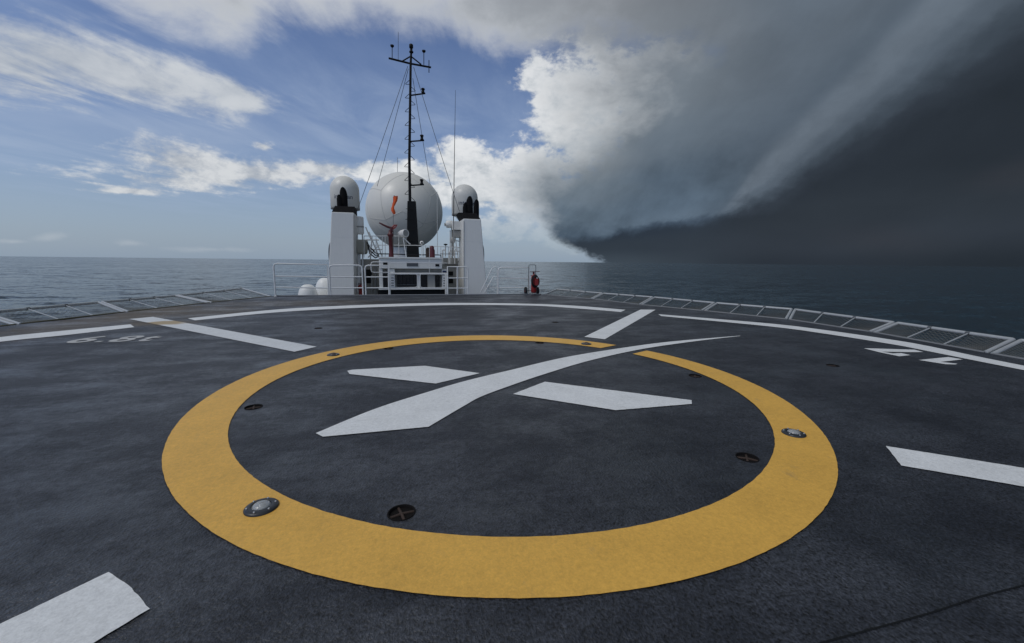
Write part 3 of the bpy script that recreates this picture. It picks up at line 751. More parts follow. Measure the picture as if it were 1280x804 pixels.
for u in (657.8, 672.6):
    c_ = e(u, 363.6, .08); w_ = part('wheel', MB().lathe(c_, [(.10, -.038), (.155, -.034), (.165, -.015), (.165, .015), (.155, .034), (.10, .038)], 24, axis='x'), 'rope', t)
    part('hub', MB().lathe(c_, [(.10, -.02), (.04, -.042), (.04, .042), (.10, .02)], 18, axis='x'), 'red', w_)
part('axle', MB().tube([e(657.8, 363.6, .08), e(672.6, 363.6, .08)], .014, 8), 'dgrey', t)
part('stand', MB().tube([e(664, 366, -.16), e(664, 369.4, -.22), e(669, 369.4, -.22), e(669, 366, -.16)], .012, 6), 'dgrey', t)

# funnel towers
YT = YF + 1.2
def quad(x0, x1, y0, y1, z): return [(x0, y0, z), (x1, y0, z), (x1, y1, z), (x0, y1, z)]
def exhaust_pipe(u, vt, vb, wpx, ys, parent, lean=0, name='exhaust_pipe'):
    """black pipe ending in a slanted oval mouth facing aft"""
    r = wpx/2/PX(ys)/.93; b = P(u, vb, ys); tp = P(u, vt, ys); n_ = 20; mb = MB(); hh = tp.z-b.z
    lo = [b + Vector((r*math.cos(2*math.pi*k/n_), r*math.sin(2*math.pi*k/n_), 0)) for k in range(n_)]
    # slanted cut: high at the back, low at the front
    hi = [b + Vector((r*math.cos(2*math.pi*k/n_)+lean, r*math.sin(2*math.pi*k/n_), hh - r*2.2*(1+math.sin(2*math.pi*k/n_))/1.0)) for k in range(n_)]
    hii = [b + Vector((r*.9*math.cos(2*math.pi*k/n_)+lean, r*.9*math.sin(2*math.pi*k/n_), hh - r*2.2*(1+math.sin(2*math.pi*k/n_)) - .005)) for k in range(n_)]
    dn = [p - Vector((0, 0, hh*.25)) for p in hii]
    mb.add(lo+hi, [(k, (k+1) % n_, n_+(k+1) % n_, n_+k) for k in range(n_)], True)
    mb.add(hi+hii, [(k, (k+1) % n_, n_+(k+1) % n_, n_+k) for k in range(n_)])
    mb.add(hii+dn, [(k, (k+1) % n_, n_+(k+1) % n_, n_+k) for k in range(n_)], True); mb.add(dn, [tuple(range(n_))])
    return part(name, mb, 'soot', parent)
def tower(tl, tr, bl, br, vt, vtr, lb, collar, pipes, mirror):
    xa, xb = P(tl, vt, YT).x, P(tr, vtr, YT).x; za, zb = P(tl, vt, YT).z, P(tr, vtr, YT).z
    ya, yb = P(bl, 367, YT).x, P(br, 367, YT).x; zt = (za+zb)/2; zl = P(bl, 367, YT).z; dep = 1.5
    k = (zl+3.0)/(zt-zl); xl0 = ya-(xa-ya)*k; xr0 = yb-(xb-yb)*k
    t = thing('funnel_tower', ((xl0+xr0)/2, YT, -3.0), lb, 'funnel', 'the two funnel towers')
    part('casing', MB().frust(quad(xl0, xr0, YT, YT+dep, -3.0), quad(xa, xb, YT, YT+dep, zt)), 'white', t, bevel=.03)
    ca, cb_, cv = collar; x0, x1 = P(ca, cv, YT).x, P(cb_, cv, YT).x; zc = P((ca+cb_)/2, cv, YT).z
    part('exhaust_collar', MB().frust(quad(xa+.01, xb-.01, YT+.02, YT+dep-.05, zt), quad(x0, x1, YT+.25, YT+dep-.2, zc+.04)), 'soot', t)
    for (u, v0, v1, w_, dy) in pipes: exhaust_pipe(u, v0, v1, w_, YT+.5+dy, t)
    # weld lines and access plate on the casing
    xo = xl0 if mirror else xr0; sg = -1 if mirror else 1
    zc_ = P(bl, 319, YT).z; xm = (ya+(xa-ya)*(zc_-zl)/(zt-zl)) if mirror else (yb+(xb-yb)*(zc_-zl)/(zt-zl))
    vc = MB(); pts = []
    for j in range(13):
        a_ = -math.pi/2 + math.pi*j/12; pts.append(Vector((xm + sg*(.10*math.cos(a_)-.02), YT+.55, zc_+.52*math.sin(a_))))
    vc.tube(pts, .045, 8)
    part('vent_cowl', vc, 'dgrey', t)
    cable = MB().tube([Vector((xb-.02 if mirror else xa+.02, YT-.012, zt-.1)), Vector((yb-.02 if mirror else ya+.02, YT-.012, zl-.2))], .012, 6)
    part('conduit', cable, 'grey', t)
    for zz in (.36, .70):
        z = zl + (zt-zl)*zz; x0 = ya+(xa-ya)*zz; x1 = yb+(xb-yb)*zz
        part('weld_line', MB().tube([(x0+.01, YT-.001, z), (x1-.01, YT-.001, z)], .004, 4), 'white2', t)
    return t
tower(414.3, 442.5, 409.5, 443.0, 265.2, 265.6, 'white funnel tower on the left with two black exhaust pipes on top', (417.6, 442.2, 258.2),
      [(430.4, 234.6, 264, 7.6, .1), (425.0, 243.6, 264, 5.4, -.1)], True)
tower(579.2, 601.2, 579.2, 608.8, 273.4, 274.0, 'white funnel tower on the right with three black exhaust pipes on top', (574.5, 596.5, 266.5),
      [(586.8, 245.6, 272, 8.0, .1), (581.5, 253.5, 272, 5.4, -.1), (595.4, 249.5, 272, 6.4, .45)], False)

# small satellite domes behind the towers
def satdome(ul, ur, vtop, vbot, ys, lb, text_u, text_v, tsize):
    x0, x1 = P(ul, vbot, ys).x, P(ur, vbot, ys).x; r = (x1-x0)/2*.985; cx = (x0+x1)/2; zb = P((ul+ur)/2, vbot, ys-r).z; zt = P((ul+ur)/2, vtop, ys).z
    hcyl = zt-zb-r; cy = ys
    t = thing('satellite_dome', (cx, cy, zb-.9), lb, 'satellite dome', 'two small satellite domes behind the funnels')
    prof = [(r*.97, 0), (r, .02), (r, hcyl)] + [(r*math.cos(a_), hcyl + r*math.sin(a_)) for a_ in [math.pi/2*j/14 for j in range(1, 15)]]
    part('cover', MB().lathe((cx, cy, zb), prof, 48), 'dome', t)
    part('base_flange', MB().lathe((cx, cy, zb), [(r*.9, -.08), (r*1.0, -.06), (r*1.0, -.004)], 48), 'grey', t)
    part('pedestal', MB().lathe((cx, cy, 0), [(r*.35, -3), (r*.35, zb-.4), (r*.75, zb-.08)], 24), 'white', t)
    # lettering bent round the cover
    me, xx0, k = glyph_parts('intellian', 0, 0, 0, 1.0)
    tw = 1.12*r*1.6*.62; zc = P(text_u, text_v, ys-r).z; off = P(text_u, text_v, ys-r).x - cx
    a0 = math.asin(max(-.99, min(.99, off/r)))
    for v in me.vertices:
        x = (v.co.x-xx0)*k*tsize*r; z = v.co.y*k*tsize*r*1.0
        a_ = a0 + x/r
        v.co = Vector((cx + (r+.006)*math.sin(a_), cy - (r+.006)*math.cos(a_), zc + z)) - t.b
    me.materials.clear(); me.materials.append(M['blue'])
    o = bpy.data.objects.new('lettering', me); COL.objects.link(o); o.parent = t.o
    return t
satdome(413.2, 450.2, 220.3, 258.5, YT+2.2, 'white satellite dome on top of the left funnel tower, larger of the small two', 417.5, 247.6, 1.3)
satdome(564.5, 597.2, 230.8, 266.5, YT+2.6, 'white satellite dome behind the right funnel tower, smaller of the small two', 573.8, 255.6, 1.3)

# great radome
yR = YF + 9.0
cR = P(506, 264.5, yR); rR = (P(554.8, 265, yR).x - P(457.2, 265, yR).x)/2*.985
t = thing('radome', (cR.x, cR.y, cR.z-rR-1.4), 'huge white spherical radome behind the black mast', 'radome')
mb = MB(); prof = [(rR*math.sin(math.pi*j/40), -rR*math.cos(math.pi*j/40)) for j in range(4, 41)]
sph = part('sphere', mb.lathe(cR, prof, 72), 'dome', t)
# panel joints: an irregular pentagon and its rays
def onsph(a, b): # degrees right/up from the point that faces aft
    a, b = R(a), R(b)
    return cR + Vector((math.sin(a)*math.cos(b), -math.cos(a)*math.cos(b), math.sin(b)))*(rR-.012)
def great(p, q_, k=14):
    p = (p-cR).normalized(); q_ = (q_-cR).normalized(); w_ = p.angle(q_)
    return [cR + (p*math.sin(w_*(1-j/k)) + q_*math.sin(w_*j/k))/math.sin(w_)*(rR-.012) for j in range(k+1)]
nodes = [onsph(*q_) for q_ in [(-2, 58), (-38, 24), (-30, -18), (-4, -6), (28, -22), (42, 18), (-62, -14), (62, -12), (0, -50), (-80, 30), (80, 32), (16, 30)]]
for i, j in [(0, 1), (1, 2), (2, 3), (3, 4), (4, 5), (5, 0), (2, 6), (4, 7), (2, 8), (4, 8), (1, 9), (5, 10), (6, 8), (7, 8), (6, 9), (7, 10)]:
    part('joint', MB().tube(great(nodes[i], nodes[j]), .024, 6, caps=False), 'seam', sph)
part('skirt', MB().lathe((cR.x, cR.y, cR.z-rR*.95), [(rR*.30, 0), (rR*.42, .06), (rR*.42, .14)], 40), 'grey', t)
part('pedestal', MB().lathe((cR.x, cR.y, -3), [(rR*.36, 0), (rR*.34, cR.z-rR*.93+3)], 32), 'white', t)
tip = P(496.7, 224, yR); part('lightning_rod', MB().tube([tip-Vector((0, 0, .3)), P(496.7, 197, yR)], .014, 6), 'grey', t)
tip = P(546.6, 300, yR-2.2); single('whip_aerial', MB().tube([tip-Vector((0, 0, .8)), P(546.4, 240, yR-2.2)], [.02, .01], 6), 'white', tip, 'thin pale aerial standing in front of the right side of the big radome', 'aerial')

# ------------------------------------------------------------------ control house between the towers
YH = YF + .9
t = thing('control_house', P(512, 372, YH), 'low white control house with dark openings between the funnel towers', 'control house')
def pb(name, u0, v0, u1, v1, mat, y0, d, parent=None, bevel=0, label=None):
    return part(name, pbox(MB(), u0, v0, u1, v1, y0, d), mat, parent or t, label, bevel)
up1 = pb('parapet', 473.8, 323.2, 552.6, 336.0, 'white', YH, 2.6, bevel=.02)
pb('nameplate', 508.5, 328.2, 522.6, 333.0, 'dgrey', YH-.02, .03, up1)
for a in ((478.9, 328.2, 484.8, 331.4), (544.3, 330.2, 549.1, 333.2)): pb('vent', *a, 'black', YH-.02, .03, up1)
pb('coping', 472.6, 321.6, 553.4, 323.3, 'white', YH-.06, 2.7)
rc = pb('wall', 474.6, 335.9, 559.0, 380, 'grey', YH+.35, 2.2)
pb('beam', 487.6, 341.2, 559.0, 343.3, 'white', YH-.04, .35, bevel=.01)
pb('sill', 473.4, 360.2, 556.0, 362.2, 'white', YH-.04, .5, bevel=.01)
op = pb('opening', 496.2, 343.4, 521.2, 360.1, 'window', YH+.28, .08)
pb('window', 525.2, 343.4, 534.4, 360.1, 'window', YH+.28, .08)
pb('window', 544.4, 344.6, 549.8, 360.0, 'window', YH+.28, .08)
pb('window', 478.8, 342.4, 484.2, 359.6, 'window', YH+.28, .08)
for a in ((474.0, 336, 478.4), (486.2, 336.4, 493.6), (521.6, 343.4, 524.8), (534.6, 343.4, 543.8), (552.6, 337.2, 558.6)):
    pb('pillar', a[0], a[1], a[2], 360.4, 'white' if a[0] != 534.6 else 'grey', YH+.06, .24, bevel=.008)
pb('skirt', 472.4, 362.2, 556.2, 374, 'black', YH+.1, 1.2)
for j in range(5):
    u = 498.5 + j*4.6; pb('mullion', u, 343.4, u+.5, 360.1, 'black', YH+.25, .03, op)
pb('mullion', 496.2, 355.8, 521.2, 356.4, 'dgrey', YH+.24, .03, op)
# cabinets with ladders of louvres either side of the opening
for a in ((488.0, 345.0, 493.2, 359.6), (553.2, 345.2, 558.2, 360.0)):
    cbn = pb('louvre_panel', *a, 'white2', YH-.02, .06)
    for j in range(4): pb('louvre', a[0]+1.0, a[1]+2+j*3.2, a[2]-1.0, a[1]+3.0+j*3.2, 'dgrey', YH-.035, .02, cbn)
pb('sign', 553.2, 338.4, 558.2, 341.0, 'blue', YH-.02, .03)
pb('pipe_box', 556.4, 343.0, 558.9, 369.4, 'white', YH-.1, .09)
for u in (475.5, 552.5): part('leg', MB().tube([P(u, 362, YH+.2), P(u, 375, YH+.2)], .05, 8), 'grey', t)

# hinged rail frames in front of the house
def frame_rail(u0, u1, v0, v1, ys, lb, rl, rr, legs=()):
    a, b, z0, z1 = rect(u0, v0, u1, v1, ys); c_ = .10
    t = thing('guard_rail', ((a+b)/2, ys, z0), lb, 'guard rail', 'guard frames before the control house')
    pts = []
    def corner(x, z, sx, sz, rnd): return [Vector((x, ys, z))] if not rnd else None
    def rc_(x, z, ax, az_, bx, bz, rnd):
        if not rnd: return [Vector((x, ys, z))]
        return [Vector((x+ax*c_, ys, z+az_*c_)), Vector((x+(ax+bx)*c_*.25, ys, z+(az_+bz)*c_*.25)), Vector((x+bx*c_, ys, z+bz*c_))]
    pts += rc_(a, z1, 0, -1, 1, 0, rl) + rc_(b, z1, -1, 0, 0, -1, rr) + rc_(b, z0, 0, 1, -1, 0, rr) + rc_(a, z0, 1, 0, 0, 1, rl)
    part('frame', MB().tube(pts, .018, 8, closed=True), 'white2', t)
    for u in legs:
        q_ = P(u, 372, ys); part('leg', MB().tube([Vector((q_.x, ys, z0-.5)), Vector((q_.x, ys, z1))], .018, 8), 'white2', t)
frame_rail(487, 521.8, 342.0, 359.6, YR+.15, 'rounded white guard frame before the wide dark opening of the control house', False, True, (488,))
frame_rail(525.2, 558.6, 342.0, 359.8, YR+.15, 'rounded white guard frame before the right window of the control house', True, False, (557.6,))
frame_rail(463.8, 487, 327.6, 340.6, YH-.2, 'small rounded guard frame high at the left corner of the control house', True, False, (486.5,))
t = thing('guard_rail', P(520, 328, YH-.2), 'thin white rail running along the face of the control house parapet', 'rail')
part('rail', MB().tube([P(487, 328.6, YH-.2), P(559.5, 328.9, YH-.2)], .012, 6), 'white2', t)
for u in (536.8,): part('post', MB().tube([P(u, 309, YH-.2), P(u, 343, YH-.2)], .012, 6), 'white2', t)

# ------------------------------------------------------------------ platform on the house top: railing, monitors, searchlight
YP = YH + 1.0
t = thing('platform_railing', P(510, 322, YP), 'thin white railing round the platform under the mast', 'railing')
part('top_rail', MB().tube([P(455, 295.1, YP), P(505, 295.3, YP)], .017, 6), 'white2', t)
part('middle_rail', MB().tube([P(462, 306.4, YP), P(520, 306.8, YP), P(573, 309.4, YP)], .016, 6), 'white2', t)
part('cable', MB().tube([P(472.5, 317.4, YP-.1), P(490, 317.6, YP-.1), P(515, 318.6, YP-.1), P(548, 318.8, YP-.1), P(551, 319.2, YP-.1), P(551.4, 325, YP-.1)], .024, 6), 'rope', t)
part('lower_rail', MB().tube([P(550, 317.5, YP), P(573, 317.6, YP)], .015, 6), 'dgrey', t)
for u, v0, v1 in ((455.2, 295, 322), (462.5, 306, 322), (470, 295, 322), (478, 295, 322), (481.5, 295, 322), (498.5, 295, 322), (529.5, 306.8, 322), (532, 307, 322), (551, 308, 322), (556.5, 308.4, 322), (560.5, 308.6, 320), (564.5, 308.8, 320), (569, 309, 322), (572.5, 309.4, 322)):
    part('post', MB().tube([P(u, v1, YP), P(u, v0, YP)], .014, 6), 'white2', t)

YM = YH + .5
t = thing('fire_monitor', P(489, 323, YM), 'tall dark red fire monitor with its nozzle pointing left, below the windsock', 'fire monitor')
part('column', MB().lathe((P(489, 320, YM).x, YM, 0), [(.10, P(489, 323, YM).z), (.11, P(489, 320, YM).z), (.085, P(489, 316, YM).z), (.088, P(489, 296, YM).z), (.13, P(489, 295, YM).z), (.13, P(489, 292.6, YM).z), (.09, P(489, 291.8, YM).z), (.07, P(489, 288, YM).z)], 18), 'dred', t)
part('swivel', MB().tube([P(489, 290, YM), P(489.2, 284, YM)], [.075, .055], 12).lathe(P(489, 289.2, YM), [(.09, -.02), (.09, .02)], 16), 'dred', t)
part('nozzle', MB().tube([P(489.2, 285.2, YM), P(484, 283.6, YM), P(479, 281.2, YM), P(474, 278.6, YM)], [.05, .045, .038, .028], 10), 'dred', t)
part('elbow', MB().tube([P(488, 286, YM), P(491, 286.4, YM), P(494.4, 284, YM), P(496, 281.4, YM), P(493, 281.8, YM), P(490, 284.6, YM)], .032, 10), 'red', t)
t = thing('hydrant_post', P(540, 323, YM), 'short dark red post at the right end of the platform, beside a brown one', 'post')
part('body', MB().lathe((P(540, 320, YM).x, YM, P(540, 323, YM).z), [(.13, 0), (.13, .35), (.10, .42), (.10, .50), (.05, .55), (0, .55)], 16), 'dred', t)
part('cap', MB().tube([P(537.8, 309.6, YM), P(542.4, 309.2, YM)], .04, 10), 'dred', t)
single('valve_post', MB().lathe((P(535.3, 320, YM).x, YM+.15, P(535.3, 323, YM).z), [(.09, 0), (.09, .42), (.05, .48), (0, .48)], 14), 'rusty', P(535.3, 323, YM), 'short brown post just left of the dark red post on the platform', 'post')

t = thing('searchlight', P(507, 300, YM), 'round white searchlight before the foot of the black mast', 'searchlight')
cf = P(507, 291.6, YM-.1); cbk = P(498.6, 292.6, YM+.25); ax_ = (cbk-cf)
part('housing', MB().tube([cf, cf+ax_*.12, cf+ax_*.6, cf+ax_*.95, cbk], [.165, .165, .15, .09, .05], 24), 'white', t)
nrm = (cf-cbk).normalized()
part('lens', MB().tube([cf, cf+nrm*.02], [.14, .13], 24), 'grey', t)
part('rim', MB().tube([cf + (nrm.orthogonal().normalized()*math.cos(a_) + nrm.cross(nrm.orthogonal().normalized())*math.sin(a_))*.155 + nrm*.012 for a_ in [2*math.pi*j/24 for j in range(24)]], .018, 6, closed=True), 'white', t)
part('yoke', MB().tube([P(503.6, 296.2, YM), P(508, 301, YM), P(513, 305.6, YM)], .024, 8), 'white', t)
part('stand', MB().tube([P(504, 297, YM), P(506, 310, YM), P(508, 322, YM)], .02, 8), 'white2', t)
t = thing('small_floodlight', P(526.8, 309, YM), 'small round white floodlight right of the mast foot', 'floodlight')  # a small floodlight beside the mast foot
part('rim', MB().lathe(P(527.2, 303.6, YM), [(.04, -.05), (.085, -.03), (.085, .02), (.05, .05), (0, .06)], 18, axis='y'), 'white', t)
part('lens', MB().lathe(P(527.2, 303.6, YM-.07), [(.035, 0), (.03, .012), (0, .014)], 14, axis='y'), 'black', t)
part('bracket', MB().tube([P(527.4, 303.6, YM+.05), P(527.4, 312, YM+.05), P(527.4, 322, YM+.05)], .018, 6), 'white2', t)

# windsock
yw = YM+.1
t = thing('windsock', P(491.6, 323, yw), 'limp orange windsock on a thin pole left of the mast', 'windsock')
part('pole', MB().tube([P(491.6, 323, yw), P(491.6, 246, yw)], .010, 6), 'dgrey', t)
mb = MB(); ctr = [(494.4, 245.4, 2.7, .3), (494.4, 248, 3.0, 0), (493.8, 251.5, 2.7, .4), (492.6, 255, 2.1, .9), (491.4, 258.5, 1.5, 1.3), (491.0, 261, 2.0, 1.6), (491.6, 264, 2.6, 1.9), (492.4, 266.6, 2.2, 2.2), (492.6, 267.8, 1.2, 2.2)]
n_ = 20; rings = []
for (u, v, w_, ph) in ctr:
    c_ = P(u, v, yw-.05); k = w_*.78/PX(yw)/.95
    rings.append([c_ + Vector((k*math.cos(a_)*(1+.16*math.sin(3*a_+ph*3)), k*.6*math.sin(a_)*(1+.35*math.sin(4*a_+ph)), k*.25*math.sin(2*a_+ph))) for a_ in [2*math.pi*j/n_ for j in range(n_)]])
mb.add([q_ for g in rings for q_ in g], [(i*n_+k, i*n_+(k+1) % n_, (i+1)*n_+(k+1) % n_, (i+1)*n_+k) for i in range(len(rings)-1) for k in range(n_)] , True)
mb.add(rings[0], [tuple(range(n_))]); mb.add(rings[-1], [tuple(range(n_))])
part('sock', mb, 'orange', t)
part('hoop', MB().tube(rings[0], .008, 5, closed=True), 'dgrey', t)

# ------------------------------------------------------------------ mast
ym = YH + 1.5
def pm(u, v, dy=0): 
    p = P(u, v, ym); p.y += dy; return p
t = thing('mast', pm(511, 323), 'tall black pole mast with crossarm, three side lamps and climbing rungs', 'mast')
# the pole's foot and head in plan are the same: keep it plumb
bx = (pm(511.6, 252).x + pm(513.6, 90).x)/2
tb = pm(511, 323).z; tc_ = pm(512, 252).z; ttop = pm(514, 63).z
wb = 7.0/PX(ym)/.95; wt_ = 4.6/PX(ym)/.95
part('lower_column', MB().frust(quad(bx-wb, bx+wb, ym-wb, ym+wb, tb), quad(bx-wt_, bx+wt_, ym-wt_, ym+wt_, tc_)), 'black', t, bevel=.02)
xt = pm(514, 60).x
pole = part('pole', MB().tube([(pm(512.4, 252).x, ym, tc_-.1), (pm(511.7, 200).x, ym, pm(511.7, 200).z), (pm(513.3, 82).x, ym, pm(513.3, 82).z), (xt, ym, ttop)], [.068, .062, .052, .044], 12), 'black', t)
def px_(v): # pole x at pixel height v
    q_ = [(252, 512.4), (200, 511.7), (82, 513.3), (55, 514)]
    for (a, b), (c_, d) in zip(q_, q_[1:]):
        if c_ <= v <= a: return b + (d-b)*(a-v)/(a-c_)
    return q_[0][1]
part('top_lantern', MB().lathe((xt, ym, ttop-.12), [(.045, 0), (.09, .03), (.09, .07), (.055, .10), (.055, .20), (.085, .22), (.085, .34), (.05, .37), (0, .38)], 16), 'black', t)
xl, xr = pm(486.6, 74), pm(539.6, 83.4); cz = pm(513.3, 79.4)
xl.z = pm(486.6, 76).z-.0; xr.z = pm(539.6, 81).z
arm_z = cz.z
L_ = (xr.x-xl.x)/2
part('crossarm', MB().tube([(cz.x-L_*1.02, ym-.10, pm(486.6, 74.3).z), (cz.x, ym, arm_z-.01), (cz.x+L_*.98, ym+.10, pm(539.6, 83.2).z)], .042, 8), 'black', t)
part('brace', MB().tube([pm(501.6, 77.4), pm(513, 70.6)], .028, 6), 'black', t)
part('brace', MB().tube([pm(526.6, 80.8), pm(514, 70.8)], .028, 6), 'black', t)
def aerial(u, v0, v1, lb=None, cap=True, r=.016):
    mb = MB().tube([pm(u, v1), pm(u, v0)], r, 6)
    if cap: mb.lathe(pm(u, v0), [(.03, -.06), (.075, -.02), (.08, .03), (.03, .05), (0, .05)], 12)
    part('aerial', mb, 'black', t, lb)
aerial(490.2, 57.6, 74); aerial(497.8, 40, 76, cap=False, r=.008); aerial(529.8, 64.2, 81); aerial(536.2, 75.4, 91, cap=False, r=.018)
for (v0, u1, v1, ul, vl0, vl1) in ((119.4, 531.6, 116.9, 528.8, 110.6, 116.6), (177, 530.2, 175.6, 527.4, 168.8, 175.2), (232, 530, 230.8, 527.2, 224.2, 230.6)):
    a = part('side_arm', MB().tube([pm(px_(v0), v0), pm(u1, v1)], .032, 6), 'black', t)
    c_ = pm(ul, vl1); h_ = pm(ul, vl0).z-c_.z
    part('lamp', MB().lathe(c_, [(.07, 0), (.085, h_*.15), (.06, h_*.25), (.06, h_*.7), (.09, h_*.78), (.07, h_), (0, h_)], 14), 'black', a)
# climbing rungs, alternating
v = 99.0; k = 0
while v < 250:
    for sg in (-1, 1):
        vv = v + (0 if sg < 0 else 8.6)
        if vv > 250: continue
        u = px_(vv)
        part('rung', MB().tube([pm(u, vv), pm(u+sg*5.9, vv+5.6), pm(u+sg*6.2, vv+6.3), pm(u+sg*5.6, vv+6.5), pm(u, vv+6.7)], .0115, 5), 'black', t)
    v += 17.2
# ladder fittings at the column
for v in (262, 275, 288, 301, 314): part('rung', MB().tube([pm(507.4-(v-262)*.05, v, -.28), pm(516.4+(v-262)*.03, v, -.28)], .012, 5), 'black', t)
# stays
stays = [(509.6, 83, 444.8, 268, YT+.6, 'steel stay from the mast head to behind the left funnel tower, outermost left'),
         (510.4, 86, 471.4, 233, yR-3.2, 'steel stay from the mast head down behind the left of the radome, inner left'),
         (517, 84, 574.4, 264.5, YT+.4, 'steel stay from the mast head to the right funnel tower, outermost right'),
         (516, 98, 537.8, 231, yR-3.2, 'steel stay from the mast down to the right of the radome, inner right')]
for (u0, v0, u1, v1, y1, lb) in stays:
    a = pm(u0, v0); b = P(u1, v1, y1); mid = (a+b)/2 - Vector((0, 0, .06))
    single('mast_stay', MB().tube([a, a.lerp(b, .25)-Vector((0, 0, .045)), mid, a.lerp(b, .75)-Vector((0, 0, .045)), b], .0115, 5), 'dgrey', b, lb, 'stay wire', 'stay wires of the mast')
# whip aerials
b = P(566.9, 276, YH+.8); t = thing('whip_aerial', b, 'tall thin black whip aerial left of the right funnel tower', 'aerial')
part('rod', MB().tube([b, P(568.0, 195, YH+.8), P(569.4, 112.7, YH+.8)], [.02, .014, .006], 6), 'black', t)
part('base', MB().tube([P(566.8, 320, YH+.8), b], .026, 8), 'grey', t)

# ------------------------------------------------------------------ gear beside the left tower
yg = YH + 1.3
def drum(name, u0, v0, u1, v1, ys, mat, lb, cat, flange=True):
    x0, x1, z0, z1 = rect(u0, v0, u1, v1, ys); cx = (x0+x1)/2; r = (x1-x0)/2; h_ = z1-z0
    t = thing(name, (cx, ys, z0), lb, cat)
    part('body', MB().lathe((cx, ys, z0), [(0, 0), (r*.85, 0), (r, h_*.06), (r, h_*.94), (r*.85, h_), (0, h_)], 28), mat, t)
    if flange: part('band', MB().lathe((cx, ys, z0+h_*.42), [(r*.99, -.03), (r*1.04, -.025), (r*1.04, .025), (r*.99, .03)], 28), 'grey', t)
    return t, cx, r, z0, z1
t, cx, r, z0, z1 = drum('vent_drum', 443.2, 271, 454.8, 293, yg+.2, 'white', 'pale banded drum, upper of the two between left tower and radome', 'drum')
part('foot', MB().tube([(cx-.1, yg+.2, z0-.7), (cx-.1, yg+.2, z0)], .03, 8).tube([(cx+.12, yg+.2, z0-.7), (cx+.12, yg+.2, z0)], .03, 8), 'white2', t)
x0, x1, z0, z1 = rect(443.6, 299.6, 459.8, 317.8, yg)
t = thing('raft_housing', ((x0+x1)/2, yg, z0), 'rounded beige casing on pipe legs right of the left funnel tower', 'casing')
part('casing', MB().frust(quad(x0+.04, x1-.05, yg-.1, yg+.5, z0), quad(x0, x1, yg-.12, yg+.52, z1)), 'beige', t, bevel=.09)
for a, b in (((448.0, 317), (447.6, 360)), ((453.4, 317), (453.2, 346)), ((452.6, 333), (446.8, 352)), ((449.8, 317), (449.6, 345))):
    part('leg', MB().tube([P(a[0], a[1], yg+.1), P(b[0], b[1], yg+.1), P(b[0]-.2, b[1]+14, yg+.1)], .035, 8), 'white2', t)
x0, x1, z0, z1 = rect(453.2, 337, 464.4, 354.5, yg+.6)
single('equipment_locker', MB().box(x0, x1, yg+.6, yg+1.2, z0, z1), 'black', (x0, yg+.6, z0), 'dark locker behind the railing right of the left funnel tower', 'locker', bevel=.02)
t = thing('fire_hydrant', P(451.5, 371, yg-.5), 'red hydrant pipe behind the railing at the foot of the left tower', 'hydrant')
q_ = P(451.5, 371, yg-.5); zt_ = P(451.5, 356, yg-.5).z
part('pipe', MB().lathe(q_, [(.09, 0), (.09, zt_-q_.z-.12), (.12, zt_-q_.z-.10), (.12, zt_-q_.z-.04), (.05, zt_-q_.z)], 16), 'red', t)
part('handwheel', MB().lathe(Vector((q_.x, q_.y, zt_+.03)), [(.04, -.01), (.11, -.01), (.12, .005), (.11, .02), (.04, .02)], 16), 'dred', t)
single('side_housing', pbox(MB(), 444, 324, 474, 378, yg+1.4, .6), 'grey', P(459, 378, yg+1.4), 'grey bulkhead between the left tower and the control house', 'bulkhead')
for (a, b, lb) in (((465.2, 352), (465.0, 376), 'left'), ((469.4, 341), (469.2, 376), 'right')):
    single('vent_pipe', MB().tube([P(a[0], a[1]-8, yg+.3), P(b[0], b[1], yg+.3)], .05, 10), 'grey', P(b[0], b[1], yg+.3), 'grey upright pipe left of the control house, %s of two' % lb, 'pipe', 'upright pipes left of the control house')
# bundle of dark hoses
for k, lb in enumerate(('topmost of three loops', 'middle of three loops', 'lowest of three loops')):
    pts = [P(459+k*.7, 303+3*k, yg-.1), P(462, 309+4*k, yg-.15), P(465.5+k, 312+4.5*k, yg-.2), P(469, 316+3.2*k, yg-.15), P(473.5, 318+1.2*k, yg-.1)]
    single('hanging_hose', MB().tube(smooth3 if False else pts, .028, 7), 'rope', pts[0], 'black hose sagging beside the beige casing, ' + lb, 'hose', 'black hoses beside the beige casing')
# lattice bracket under the radome on the left
t = thing('radome_bracket', P(466, 330, yg+.9), 'light grey lattice bracket under the left side of the big radome', 'bracket')
for a, b in (((461, 290), (474, 322)), ((457, 300), (474, 300)), ((465, 296), (463, 324)), ((474, 306), (460, 322)), ((459, 312), (478, 312)), ((470, 300), (478, 322)), ((457, 284), (464, 300))):
    part('strut', MB().tube([P(a[0], a[1], yg+.9), P(b[0], b[1], yg+.9)], .03, 6), 'white2', t)

# gear beside the right tower
ygr = YH + 1.1
t = thing('siren_box', P(572, 288, ygr), 'white box with a drum-shaped horn, beside the top of the right funnel tower', 'horn')
part('box', pbox(MB(), 565.6, 276.6, 580.5, 287.6, ygr, .6), 'white', t, bevel=.02)
part('horn', MB().lathe(P(561.6, 280.4, ygr+.3), [(.12, -.16), (.17, -.12), (.17, .12), (.12, .16)], 20, axis='x'), 'white', t)
part('horn_mouth', MB().tube([P(559.0, 280.6, ygr+.3), P(555.6, 280.9, ygr+.3)], [.04, .075], 12), 'grey', t)
single('junction_box', pbox(MB(), 567.2, 288.4, 580.5, 296.8, ygr+.05, .5), 'grey', P(573, 297, ygr), 'light grey box directly under the box with the horn', 'box', bevel=.02)
t = thing('radar_mast', P(565.5, 330, ygr+.2), 'grey lattice post beside the right funnel tower under the horn', 'post')
part('pole', MB().tube([P(565.2, 330, ygr+.3), P(565.2, 281, ygr+.3)], .045, 10), 'grey', t)
